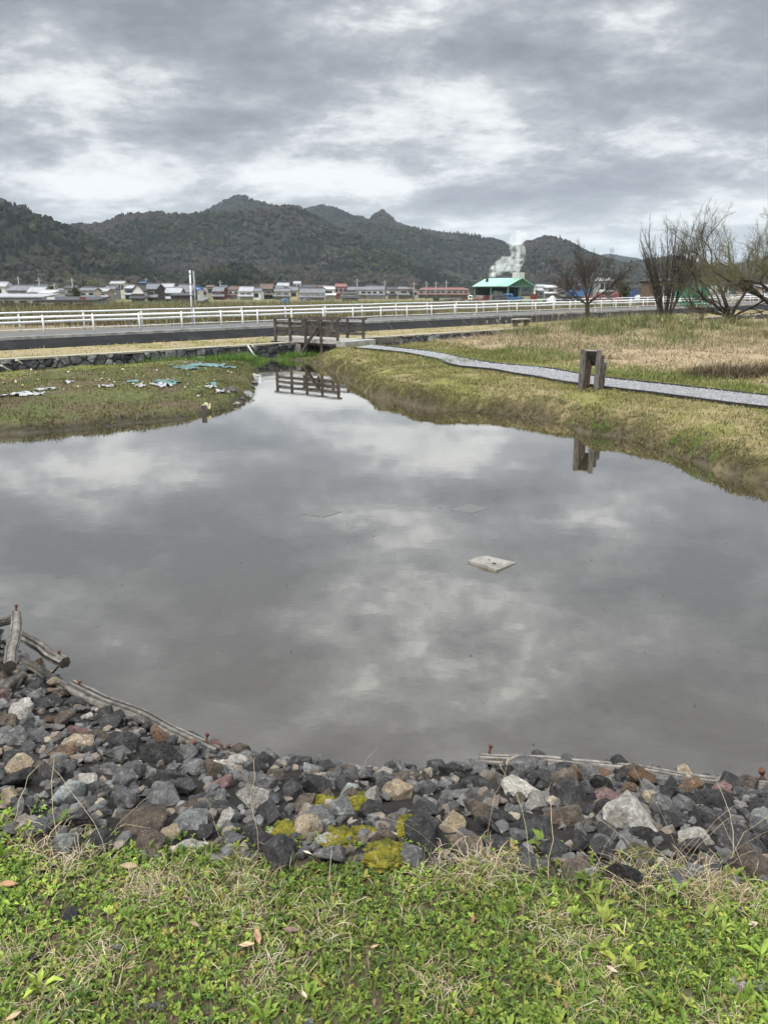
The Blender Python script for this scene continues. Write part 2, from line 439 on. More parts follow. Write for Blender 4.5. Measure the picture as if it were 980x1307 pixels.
pw = N(nt, 'ShaderNodeMath'); pw.operation = 'POWER'; L(lw.outputs['Facing'], pw.inputs[0]); pw.inputs[1].default_value = 1.6
fr = N(nt, 'ShaderNodeMath'); fr.operation = 'MULTIPLY_ADD'; L(pw.outputs[0], fr.inputs[0]); fr.inputs[1].default_value = .92; fr.inputs[2].default_value = .05
gl = N(nt, 'ShaderNodeBsdfGlossy'); gl.inputs['Roughness'].default_value = .006; gl.inputs['Color'].default_value = (1, .985, .95, 1); L(bp.outputs[0], gl.inputs['Normal'])
df = N(nt, 'ShaderNodeBsdfDiffuse')
mc = mixc(nt, 'MIX', ramp(nt, w3.outputs[0], [(.35, 0.0), (.7, 1.0)]), (.058, .050, .036), (.074, .062, .042)); L(mc, df.inputs[0])
tr = N(nt, 'ShaderNodeBsdfTransparent'); tr.inputs[0].default_value = (.62, .58, .47, 1)
body = N(nt, 'ShaderNodeMixShader'); body.inputs[0].default_value = .58; L(df.outputs[0], body.inputs[1]); L(tr.outputs[0], body.inputs[2])
top = N(nt, 'ShaderNodeMixShader'); L(fr.outputs[0], top.inputs[0]); L(body.outputs[0], top.inputs[1]); L(gl.outputs[0], top.inputs[2])
L(top.outputs[0], out.inputs[0])
wv = [TS(-9, 5.16), TS(62, 5.16), TS(62, 12), Vector((14, 20, 0)), Vector((9.5, 4, 0)), Vector((3, 2.4, 0)), Vector((-5, 3.2, 0)), Vector((-16, 8, 0))]
me = bpy.data.meshes.new('pond_water'); me.from_pydata([tuple(v) for v in wv], [], [tuple(range(len(wv)))]); me.update()
o = link('pond_water', me, m)
if me.polygons[0].normal.z < 0: me.flip_normals()
tag(o, kind='structure')

# ------------------------------------------------------------------ wooded hills
RIDGES = [  # distance, depth of the front slope, crest in the photograph
    (620, 240, [(-600, 250), (-250, 225), (-100, 228), (0, 249), (30, 259), (60, 271), (95, 285), (130, 302), (170, 322), (200, 340), (230, 358), (262, 372)]),
    (900, 330, [(-300, 300), (0, 300), (60, 288), (95, 281), (125, 281), (160, 269), (200, 266), (230, 268), (264, 267), (300, 266), (340, 262), (360, 257), (380, 259), (400, 272), (440, 288), (480, 303), (520, 321), (560, 338), (600, 353), (645, 366)]),
    (1500, 420, [(180, 300), (262, 267), (285, 253), (305, 244), (325, 252), (350, 259), (385, 265), (410, 258), (430, 263), (450, 272), (470, 278), (488, 270), (512, 283), (540, 294), (600, 310), (700, 350)]),
    (1150, 360, [(380, 310), (440, 281), (470, 278), (520, 287), (575, 294), (610, 297), (640, 304), (660, 312), (690, 330), (730, 350), (780, 368)]),
    (1000, 350, [(580, 360), (610, 348), (640, 325), (660, 310), (672, 304), (700, 297), (725, 303), (750, 317), (770, 324), (800, 333), (850, 348), (920, 362)]),
    (1300, 380, [(740, 350), (790, 336), (820, 330), (845, 327), (866, 325), (885, 332), (900, 339), (930, 346), (980, 352), (1100, 342), (1300, 330), (1800, 320)]),
    (2300, 420, [(650, 345), (740, 330), (775, 322), (800, 326), (860, 336), (920, 338), (965, 330), (1000, 327), (1080, 334), (1300, 345)]),
    (470, 120, [(205, 372), (225, 362), (240, 348), (265, 337), (300, 329), (320, 331), (340, 344), (356, 364), (366, 372)]),
    (470, 100, [(-400, 330), (-60, 335), (0, 342), (60, 350), (110, 352), (150, 360), (190, 369), (215, 374)]),
]
HA = np.linspace(-1.15, 1.2, 420); HY = np.concatenate([np.linspace(330, 1000, 110), np.linspace(1012, 2500, 110)])
def crest(ridge, a):
    Yr, wf, pts = ridge; pa = []; pq = []
    for px, py in pts:
        r = ray(px, py); pa.append(r[0] / r[1]); pq.append(r[2] / r[1])
    z = H + np.interp(a, pa, pq) * Yr - 5.5 * (1 if Yr < 1400 else 1.3)
    lo = -1.2 if pts[0][0] <= -200 else pa[0]; hi = 1.3 if pts[-1][0] >= 1200 else pa[-1]
    edge = smooth(lo - .05, lo, a) * smooth(hi + .05, hi, a)
    return np.maximum(z, 0) * edge
def hill_h(x, y):
    a = x / y; z = np.full(np.shape(x), -3.0)
    sp = fbm(x / 130., y / 130., 77, 4) - .5; sp2 = fbm(x / 45., y / 45., 99, 3) - .5
    for R in RIDGES:
        Yr, wf, _ = R; c = crest(R, a)
        wob = 1 + .0 * sp
        u = (Yr - y) / (wf * wob)                         # 0 at the crest, 1 at the foot
        prof = np.where(u >= 0, np.clip(1 - u, 0, 1) ** 1.15, np.clip(1 + u * .9, 0, 1))
        k = np.clip(4 * u * (1 - u), 0, 1)
        z = np.maximum(z, c * np.clip(prof + k * (.85 * sp + .25 * sp2), 0, None) - 3 * (c < 1))
    return z
A, YY = np.meshgrid(HA, HY); XX = A * YY
HZ = hill_h(XX, YY)
ny, nx = XX.shape; idx = np.arange(nx * ny).reshape(ny, nx)
q = np.stack([idx[:-1, :-1], idx[:-1, 1:], idx[1:, 1:], idx[1:, :-1]], -1).reshape(-1, 4)
hv = np.stack([XX, YY, HZ], -1).reshape(-1, 3)
M_hill = material('hillside leaf litter', base=(.022, .021, .016), rough=1, scale=.03, lo=.6, hi=1.3, second=(.024, .026, .017), sscale=.012, spec=0)
tag(link('hills', tri_mesh('hills', hv, np.concatenate([q[:, [0, 1, 2]], q[:, [0, 2, 3]]]), None, True), M_hill), kind='structure')

# crown prototypes: (verts, tris)
def crown_proto(seed, kind):
    bm = bmesh.new(); bmesh.ops.create_icosphere(bm, subdivisions=2, radius=1.0)
    off = Vector((seed * 3.1, seed * 1.7, seed))
    for v in bm.verts:
        p = v.co.copy(); k = mnoise.noise(p * 1.6 + off) * .38 + mnoise.noise(p * 4.2 + off) * .30
        if kind == 'cone':
            h = (p.z + 1) / 2; w = (1 - h) ** .8 * .75 + .05
            v.co = Vector((p.x, p.y, 0)).normalized() * w * (1 + k) if h < .99 else Vector((0, 0, 0)); v.co.z = -0.9 + h * 2.9
        elif kind == 'bare':
            v.co = p * (1 + k * 1.25); v.co.z *= .95
        else:
            v.co = p * (1 + k); v.co.z *= .85
    bmesh.ops.triangulate(bm, faces=bm.faces[:])
    V = np.array([v.co[:] for v in bm.verts]); T = np.array([[v.index for v in f.verts] for f in bm.faces]); bm.free()
    return V, T
PROTO = {k: [crown_proto(i + j * 10, k) for i in range(4)] for j, k in enumerate(('round', 'cone', 'bare'))}
def crowns(name, P, R, kinds, cols, mat):
    vs, ts, cs = [], [], []; n = 0
    for kind in ('round', 'cone', 'bare'):
        for vi in range(4):
            sel = np.where((kinds == kind) & (np.arange(len(P)) % 4 == vi))[0]
            if len(sel) == 0: continue
            V, T = PROTO[kind][vi]
            ang = RNG.uniform(0, 2 * PI, len(sel)); c, s = np.cos(ang), np.sin(ang)
            x = V[None, :, 0] * c[:, None] - V[None, :, 1] * s[:, None]; y = V[None, :, 0] * s[:, None] + V[None, :, 1] * c[:, None]
            z = np.broadcast_to(V[None, :, 2], x.shape)
            W = np.stack([x, y, z], -1) * R[sel][:, None, None] + P[sel][:, None, :]
            vs.append(W.reshape(-1, 3)); ts.append((T[None] + (np.arange(len(sel)) * len(V))[:, None, None]).reshape(-1, 3) + n)
            jit = RNG.uniform(.82, 1.18, (len(sel), len(V), 1))
            cs.append((cols[sel][:, None, :] * jit).reshape(-1, 3)); n += len(sel) * len(V)
    return link(name, tri_mesh(name, np.concatenate(vs), np.concatenate(ts), np.concatenate(cs), False), mat)
npt = 260000
ta = RNG.uniform(-.82, .84, npt); tyy = np.sqrt(RNG.uniform(340 ** 2, 2350 ** 2, npt)); tx = ta * tyy
tz = hill_h(tx, tyy); dz = hill_h(tx, tyy - 8.0)
ok = (tz > 1.5) & (tz - dz > -3.5)
tx, tyy, tz, ta = tx[ok], tyy[ok], tz[ok], ta[ok]
# keep the ones that stand clear of the slopes in front of them
EYE = H
elev = (tz + 9 - EYE) / tyy
order = np.argsort(tyy); bins = np.clip(((ta + .9) / 1.8 * 700).astype(int), 0, 699); best = np.full(700, -1.0); keep = np.zeros(len(tx), bool)
hz_el = (HZ - EYE) / YY; run_el = np.maximum.accumulate(hz_el, axis=0)
ia = np.clip(np.searchsorted(HA, ta), 0, len(HA) - 1); iy = np.clip(np.searchsorted(HY, tyy - 25), 0, len(HY) - 1)
keep = elev > run_el[iy, ia] - .006
tx, tyy, tz, ta = tx[keep], tyy[keep], tz[keep], ta[keep]
n = len(tx)
sp_n = fbm(tx / 90., tyy / 90., 5, 3); sp_m = fbm(tx / 40. + 50, tyy / 40., 15, 3); u = RNG.random(n)
kinds = np.full(n, 'round', dtype='<U6'); kinds[(sp_n + .25 * (u - .5)) > .55] = 'bare'
kinds[(sp_m + .15 * (u - .5)) < .37] = 'cone'
cols = np.zeros((n, 3)); cols[:] = (.041, .049, .030)
cols[kinds == 'bare'] = (.086, .076, .060); cols[kinds == 'cone'] = (.026, .036, .022)
yl = (kinds == 'round') & (u > .8); cols[yl] = (.085, .088, .030)
cols *= (.40 + 1.15 * fbm(tx / 75., tyy / 75., 501, 4))[:, None] * .42 * RNG.uniform(.6, 1.4, (n, 1)) * (1 + .04 * RNG.standard_normal((n, 3))).clip(.85, 1.15)
low_green = (tyy < 480) & (kinds != 'bare'); cols[low_green] *= 1.25
R = RNG.uniform(1.5, 2.9, n) * np.where(tyy > 1200, 1.35, 1.0); R[kinds == 'cone'] *= .85
P = np.stack([tx, tyy, tz + R * .55], -1)
M_crown = material('forest crowns', attr=True, rough=.95, scale=.9, lo=.55, hi=1.45, spec=.05, bump=.5, bscale=1.4, detail=4)
o = crowns('forest', P, R, kinds, cols, M_crown); tag(o, kind='stuff', label='mixed woodland covering the hills beyond the village', cat='forest')
print('forest trees', n)
# ------------------------------------------------------------------ materials of the made things
M_asph = material('worn asphalt', (.11, .11, .108), .95, 3, .85, 1.15, .004, 60, spec=.15)
M_conc = material('pale concrete', (.36, .355, .33), .9, 5, .75, 1.15, .006, 40, second=(.22, .22, .20), sscale=2.2, spec=.15)
M_rev = material('dark stained concrete revetment', (.015, .016, .017), .95, 1.4, .65, 1.35, .01, 25, second=(.028, .028, .027), sscale=.9, sedge=(.52, .72), spec=.1)
M_gravel = material('grey path gravel', (.30, .303, .31), .95, 34, .35, 1.45, .03, 45, second=(.13, .13, .13), sscale=22, spec=.15)
M_edge = material('black path edging', (.022, .022, .022), .8, 6, .7, 1.4, spec=.2)
M_white = material('white rail paint', (.62, .63, .63), .55, 3, .85, 1.06, second=(.50, .50, .48), sscale=7, sedge=(.62, .72), spec=.35)
M_wood = material('dark weathered timber', (.062, .054, .048), .95, 7, .55, 1.5, .006, 30, second=(.12, .112, .10), sscale=5, sedge=(.5, .68), spec=.1)
M_deck = material('bleached deck boards', (.34, .32, .29), .9, 10, .7, 1.2, .004, 40, spec=.1)
M_grey_wood = material('silver grey timber', (.16, .145, .128), .95, 9, .5, 1.5, .008, 30, stretch=(6, 6, 1), second=(.075, .07, .063), sscale=5, spec=.1)
def masonry(name, scale, cols):
    m, nt, out = new_mat(name); L = nt.links.new; b = N(nt, 'ShaderNodeBsdfPrincipled'); b.inputs['Roughness'].default_value = .9; b.inputs['Specular IOR Level'].default_value = .2
    tc = N(nt, 'ShaderNodeTexCoord'); nz = N(nt, 'ShaderNodeTexNoise'); nz.inputs['Scale'].default_value = 3; L(tc.outputs['Object'], nz.inputs['Vector'])
    wob = N(nt, 'ShaderNodeVectorMath'); wob.operation = 'MULTIPLY_ADD'; L(nz.outputs['Color'], wob.inputs[0]); wob.inputs[1].default_value = (.16, .16, .16); L(tc.outputs['Object'], wob.inputs[2])
    va = N(nt, 'ShaderNodeTexVoronoi'); va.inputs['Scale'].default_value = scale; L(wob.outputs[0], va.inputs['Vector'])
    ve = N(nt, 'ShaderNodeTexVoronoi'); ve.feature = 'DISTANCE_TO_EDGE'; ve.inputs['Scale'].default_value = scale; L(wob.outputs[0], ve.inputs['Vector'])
    sp = N(nt, 'ShaderNodeSeparateXYZ'); L(va.outputs['Color'], sp.inputs[0])
    c = ramp(nt, sp.outputs[0], [(0, cols[0]), (.55, cols[1]), (.85, cols[2]), (1, cols[3])])
    n2 = N(nt, 'ShaderNodeTexNoise'); n2.inputs['Scale'].default_value = 14; n2.inputs['Detail'].default_value = 8; L(tc.outputs['Object'], n2.inputs['Vector'])
    c = mixc(nt, 'MULTIPLY', 1.0, c, ramp(nt, n2.outputs[0], [(.3, .5), (.72, 1.5)])); joint = ramp(nt, ve.outputs['Distance'], [(0, .18), (.09, 1.0)])
    c = mixc(nt, 'MULTIPLY', 1.0, c, joint); L(c, b.inputs['Base Color'])
    bp = N(nt, 'ShaderNodeBump'); bp.inputs['Distance'].default_value = .05; L(joint, bp.inputs['Height']); L(bp.outputs[0], b.inputs['Normal']); L(b.outputs[0], out.inputs[0]); return m
M_stone = masonry('dark river wall stone', 3.4, ((.035, .036, .038), (.065, .066, .068), (.11, .11, .11), (.24, .24, .235)))
M_cap = material('pale wall cap', (.30, .28, .22), .95, 4, .75, 1.2, spec=.1)
M_rust = material('rusty iron', (.095, .045, .030), .9, 30, .6, 1.4, .002, 60, spec=.2)

# ------------------------------------------------------------------ road, kerb, revetment, river wall
def ribbon(name, rows, mat, kind='structure'):
    """rows of points across a strip, all of the same length"""
    v = [p for r in rows for p in r]; n = len(rows[0]); f = []
    for i in range(len(rows) - 1):
        for k in range(n - 1): f.append((i * n + k, i * n + k + 1, (i + 1) * n + k + 1, (i + 1) * n + k))
    me = bpy.data.meshes.new(name); me.from_pydata([tuple(p) for p in v], [], f); me.update()
    o = link(name, me, mat)
    if kind: o['kind'] = kind
    return o
ts = np.arange(-40, 121, 2.0)
ribbon('road', [[TS(t, .22, road_z(t)), TS(t, -2, road_z(t) + .03), TS(t, -3.9, road_z(t))] for t in ts], M_asph)
ribbon('kerb', [[TS(t, .48, road_z(t) - .22), TS(t, .48, road_z(t) + .07), TS(t, .26, road_z(t) + .07), TS(t, .26, road_z(t) - .05)] for t in ts], M_conc)
mb = MB(); rr = []
for t in np.arange(-40, 121, 1.0):
    w = .03 * (vnoise(t * .7, 0, 3) - .5)
    rr.append([TS(t, 1.52, .34), TS(t, 1.46 + w, .47 + .004 * max(t, 0)), TS(t, .95 + w, lerp(.47 + .004 * max(t, 0), float(road_z(t)), .48)), TS(t, .46, road_z(t) - .02), TS(t, .2, road_z(t) - .03)])
rv = ribbon('concrete_revetment', rr, M_rev, None)
tag(rv, 'long dark sloping concrete revetment holding up the road below the white guardrail', 'revetment')
# panel joints and stains as slim raised ribs on the slope
M_joint = material('revetment joint', (.04, .04, .038), .95, 8)
for t in np.arange(15, 62, 2.6):
    jm = MB(); jm.bar(TS(t, 1.44, .485 + .004 * max(t, 0)), TS(t + .5, .48, road_z(t) - .01), .05, .03); jm.build('joint_rib', M_joint, rv)


# stone river wall: irregular courses of stones in one wall body
wv, wf = [], []
W0, W1 = -9.0, 60.0; us = np.arange(W0, W1, .11); vs_ = np.linspace(0, 1, 8)
for t in us:
    for k, q_ in enumerate(vs_):
        z = -.12 + .58 * q_; s = 5.32 - .12 * q_ + .09 * (fbm(np.array([t * 2.6]), np.array([q_ * 2.4]), 61, 3)[0] - .5) + .10 * (vnoise(np.array([t * 5.5]), np.array([q_ * 3.7]), 62)[0] - .5) * (1 if q_ < .95 else .2)
        p = TS(t, s, z + .004 * max(t, 0)); wv.append(tuple(p))
nq = len(vs_)
for i in range(len(us) - 1):
    for k in range(nq - 1): wf.append((i * nq + k, (i + 1) * nq + k, (i + 1) * nq + k + 1, i * nq + k + 1))
me = bpy.data.meshes.new('stone_wall'); me.from_pydata(wv, [], wf); me.update()
sw = link('stone_wall', me, M_stone); tag(sw, 'long low wall of dark rough stone along the stream below the strip of straw coloured grass', 'wall')
cap = MB()
for i, t in enumerate(us[:-1]):
    a, b = TS(t, 5.21, .475 + .004 * max(t, 0)), TS(us[i + 1], 5.21, .475 + .004 * max(t, 0))
    c, d = TS(us[i + 1], 4.88, .478 + .004 * max(t, 0)), TS(t, 4.88, .478 + .004 * max(t, 0))
    cap.add([a, b, c, d, a - Vector((0, 0, .05)), b - Vector((0, 0, .05))], [(0, 1, 2, 3), (4, 5, 1, 0)])
cap.build('wall_cap', M_cap, sw)

# ------------------------------------------------------------------ guardrails
def guardrail(name, label, s, t0, t1, step, hs, radii, extra=(), post_r=.032, ph=.72):
    root = empty(name, TS(t0, s, road_z(t0)), 0, label, 'guardrail', 'white guardrails along the road')
    b = root.location
    n = int((t1 - t0) / step)
    tt = sorted([t0 + i * step for i in range(n)] + list(extra))
    for t in tt:
        m = MB(); z = float(road_z(t)); dh = RNG.uniform(-.01, .01)
        m.tube([TS(t, s + .02, z - .05) - b, TS(t, s - .01, z + ph + dh) - b], post_r, 6); m.build('post', M_white, root)
    for h, r in zip(hs, radii):
        m = MB(); pts = []
        for t in np.arange(t0 - .6, t1, step / 2): pts.append(TS(t, s - .055, float(road_z(t)) + h + .006 * math.sin(t * 1.3)) - b)
        m.tube(pts, r, 8); m.build('rail', M_white, root)
    return root
t66 = .0
guardrail('guardrail', 'white guardrail of thick pipes on the near edge of the road', .12, t66 - 13 * 1.72 , 110, 1.72, (.64, .50, .26), (.034, .046, .020), extra=(6.98 + .9,))
guardrail('guardrail', 'second white guardrail on the far edge of the road, half hidden behind the near one', -3.65, -24, 110, 2.45, (.70, .52), (.035, .050), ph=.66)

# striped marker pole on the near side and the bare grey pole behind it
pp = at_d(246, 419, 33.3)
t_, s_ = road_ts(pp.x, pp.y); pz = float(road_z(t_))
top = at_d(242.5, 345, 33.3)
root = empty('marker_pole', (pp.x, pp.y, pz), 0, 'tall thin white marker pole rising above the near guardrail', 'pole')
b = root.location
m = MB(); m.tube([Vector((0, 0, -.02)), Vector(top) - b], .036, 8); m.build('shaft', M_white, root)
m = MB()
for q_ in (.35, .55, .75, .93):
    p = (Vector(top) - b) * q_; m.tube([p, p + (Vector(top) - b).normalized() * .05], .041, 8)
m.build('band', material('grey band', (.30, .30, .31), .6), root)

# ------------------------------------------------------------------ gravel path with black edging
def resample(P, n):
    d = np.concatenate([[0], np.cumsum(np.hypot(*np.diff(P, axis=0).T))]); u = np.linspace(0, d[-1], n)
    return np.stack([np.interp(u, d, P[:, 0]), np.interp(u, d, P[:, 1])], -1)
nP = 90; ru, rl = resample(PU, nP), resample(PL, nP)
rows = []
for a, c in zip(ru, rl):
    rows.append([Vector((*(a + (c - a) * k), PZ + .045 + .015 * math.sin(k * PI))) for k in (0, .25, .5, .75, 1)])
ribbon('gravel_path', rows, M_gravel)
for P_ in (ru, rl):
    ev = []
    for i in range(nP):
        d = P_[min(i + 1, nP - 1)] - P_[max(i - 1, 0)]; d = d / np.hypot(*d); nn = np.array([-d[1], d[0]]) * .035
        zz = PZ + .066 + .012 * (vnoise(np.array([i * .35]), np.array([1.0]), 7)[0] - .5)
        ev.append([Vector((*(P_[i] - nn), PZ - .08)), Vector((*(P_[i] - nn), zz)), Vector((*(P_[i] + nn), zz)), Vector((*(P_[i] + nn), PZ - .08))])
    ribbon('kerb', ev, M_edge)
# loose stones of the path
gp = []
for i in range(9000):
    k = RNG.random() ** 1.3 * (nP - 2); i0 = int(k); f = k - i0; a = ru[i0] * (1 - f) + ru[i0 + 1] * f; c = rl[i0] * (1 - f) + rl[i0 + 1] * f
    gp.append((*(a + (c - a) * RNG.uniform(.03, .97)), PZ + .052))
def pebbles(name, P, rad, cols, mat):
    V = np.array([(1, 0, 0), (-1, 0, 0), (0, 1, 0), (0, -1, 0), (0, 0, .8), (0, 0, -.8)], float)
    T = np.array([(0, 2, 4), (2, 1, 4), (1, 3, 4), (3, 0, 4), (2, 0, 5), (1, 2, 5), (3, 1, 5), (0, 3, 5)])
    P = np.asarray(P); n = len(P); r = RNG.uniform(.6, 1.4, (n, 6, 1)) * np.asarray(rad).reshape(-1, 1, 1)
    a = RNG.uniform(0, 2 * PI, n); c, s = np.cos(a)[:, None], np.sin(a)[:, None]
    W = np.stack([V[None, :, 0] * c - V[None, :, 1] * s, V[None, :, 0] * s + V[None, :, 1] * c, np.broadcast_to(V[None, :, 2], (n, 6))], -1) * r + P[:, None, :]
    return link(name, tri_mesh(name, W.reshape(-1, 3), (T[None] + (np.arange(n) * 6)[:, None, None]).reshape(-1, 3), np.repeat(cols, 6, 0)), mat)
M_peb = material('loose stones', attr=True, rough=.9, scale=30, lo=.7, hi=1.3, spec=.2)
g = RNG.uniform(.12, .42, (len(gp), 1)) * np.array([[.98, 1, 1.02]])
o = pebbles('gravel', gp, RNG.uniform(.008, .020, len(gp)), g, M_peb); tag(o, kind='stuff')

# ------------------------------------------------------------------ timber footbridge
BL, BR = Vector((-3.80, 28.1, 0)), Vector((-1.50, 26.3, 0))
bd = (BR - BL).normalized(); bn = Vector((-bd.y, bd.x, 0)); blen = (BR - BL).length   # bn points away from the camera
if bn.y < 0: bn = -bn
def BP(u, v, z): return bd * u + bn * v + Vector((0, 0, z))
root = empty('footbridge', BL, 0, 'small dark timber footbridge with plank railings at the head of the pond', 'bridge')
m = MB()
for i in range(25):
    u0 = -.25 + i * (blen + .30) / 25
    m.bar(BP(u0 + .06, -.03, .60 + RNG.uniform(-.004, .004)), BP(u0 + .06, 1.3, .60), .108, .045)
m.build('deck', M_deck, root)
m = MB()
for v in (.04, .62, 1.22): m.bar(BP(-.3, v, .50), BP(blen + .02, v, .50), .14, .15)
m.build('beam', M_wood, root)
m = MB(); m.bar(BP(-.28, -.06, .545), BP(blen + .02, -.06, .545), .03, .09); m.build('fascia_board', M_deck, root)
for side, v in ((0, -.08), (1, 1.33)):
    us_ = np.linspace(0, blen, 5) if side == 0 else np.linspace(.0, blen - .05, 5)
    for k, u in enumerate(us_):
        m = MB(); lo = -.35 if side == 0 else .3
        m.bar(BP(u, v, lo), BP(u + RNG.uniform(-.015, .015), v, 1.29), .095, .095, (0, 1, 0)); m.build('post', M_wood, root, .008)
    for z, hh in ((1.30, .06), (1.12, .10), (.94, .10), (.77, .10)):
        m = MB(); ext = .12 if z > 1.25 else .03
        m.bar(BP(us_[0] - ext, v + (.05 if z < 1.25 else 0), z), BP(us_[-1] + ext, v + (.05 if z < 1.25 else 0), z + RNG.uniform(-.01, .01)), .035 if z < 1.25 else .12, hh); m.build('rail', M_wood, root)
m = MB(); m.bar(BP(blen * .72, -.16, 1.05), BP(blen * .40, -.38, -.25), .09, .09); m.build('brace', M_wood, root, .008)
for u, v, hgt in ((.32, -.05, .50), (.48, .05, .52), (.95, .0, .5), (1.12, -.05, .45), (.30, 1.1, .5), (1.0, 1.1, .5)):
    m = MB(); m.tube([BP(u, v, -.4), BP(u + RNG.uniform(-.03, .03), v, hgt)], .075, 8); m.build('pile', M_grey_wood, root)
m = MB(); m.box(BP(.72, .25, .18), (.46, .05, .62), math.atan2(bd.y, bd.x)); m.build('sluice_board', M_wood, root)
m = MB(); m.box(BP(blen + .22, .62, .515), (.40, 1.62, .20), math.atan2(bd.y, bd.x)); m.build('abutment', M_conc, root, .015)

# sleepers and piles of the bank left of the bridge
root = empty('timber_revetment', TS(9.0, 5.5, 0), 0, 'short dark timber retaining wall with piles left of the footbridge', 'retaining wall')
b = root.location
for k in range(4):
    p = TS(9.0 + k * .62, 5.62 + .05 * k, 0) - b; m = MB(); m.tube([p + Vector((0, 0, -.3)), p + Vector((0, 0, .50 + RNG.uniform(-.04, .04)))], .065, 7); m.build('pile', M_wood, root)
for k in range(3):
    m = MB(); m.bar(TS(8.8, 5.50, .08 + k * .16) - b, TS(11.3, 5.62, .08 + k * .16) - b, .09, .14); m.build('sleeper', M_grey_wood if k == 2 else M_wood, root)

# ------------------------------------------------------------------ slanted sign stand, seen from behind
sp0 = on_ground(741, 498, 0, 8, 30)
YS = sp0.y; w_ = 1 / px_per_m(YS)
root = empty('information_stand', (sp0.x + .16, YS + .05, sp0.z), 0, 'weathered timber information stand seen from behind on the grass beside the gravel path', 'sign')
ang = math.radians(-40)          # the stand faces away from the pond, turned to the right
Rz = Matrix.Rotation(ang, 3, 'Z')
def SP(x, y, z): return Rz @ Vector((x, y, z))
SH = .75
for sx_ in (-.155, .155):
    for k, hgt in enumerate((SH, SH - .10, SH - .24)):
        if sx_ < 0 and k == 2: hgt -= .0
        m = MB(); p = SP(sx_, k * .125, 0); lean = .012 * (1 if sx_ < 0 else -1)
        m.bar(p + Vector((RNG.uniform(-.008, .008) + (-.015 if sx_ < 0 else -.02), 0, -.12)), p + Vector((0, 0, hgt)), .088 + RNG.uniform(-.006, .006), .104, (0, 1, 0))
        m.build('post', M_grey_wood, root, .01)
m = MB(); a = SP(0, .02, SH - .03); bq = SP(0, .30, SH - .32)
vv = []
for dx in (-.115, .115):
    for yy_, zz_ in ((.0, SH - .01), (.29, SH - .29), (.29, SH - .32), (.0, SH - .05)): vv.append(SP(dx, yy_, zz_))
m.add(vv, [(0, 1, 2, 3), (7, 6, 5, 4), (0, 4, 5, 1), (1, 5, 6, 2), (2, 6, 7, 3), (3, 7, 4, 0)])
m.build('panel', material('dark panel back', (.07, .066, .055), .9, 12, .7, 1.3), root)
m = MB(); m.bar(SP(-.115, -.012, SH - .015), SP(.115, -.012, SH - .015), .03, .02); m.build('top_batten', M_deck, root)
m = MB(); m.bar(SP(-.095, .16, .06), SP(-.095, .16, .50), .012, .03, (0, 1, 0)); m.build('rust_streaked_batten', material('red rust stain', (.30, .10, .05), .9, 20, .6, 1.3), root)

# small bench by the stream, far right
bp0 = on_ground(664, 417, 0, 15, 60)
root = empty('bench', (bp0.x, bp0.y, bp0.z), .75, 'tiny low wooden bench standing in the reeds near the stream wall', 'bench')
m = MB(); m.box((0, 0, .36), (1.1, .32, .06)); m.build('seat', M_deck, root, .01)
for x_ in (-.42, .42):
    m = MB(); m.box((x_, 0, .16), (.09, .26, .34)); m.build('leg', M_wood, root)

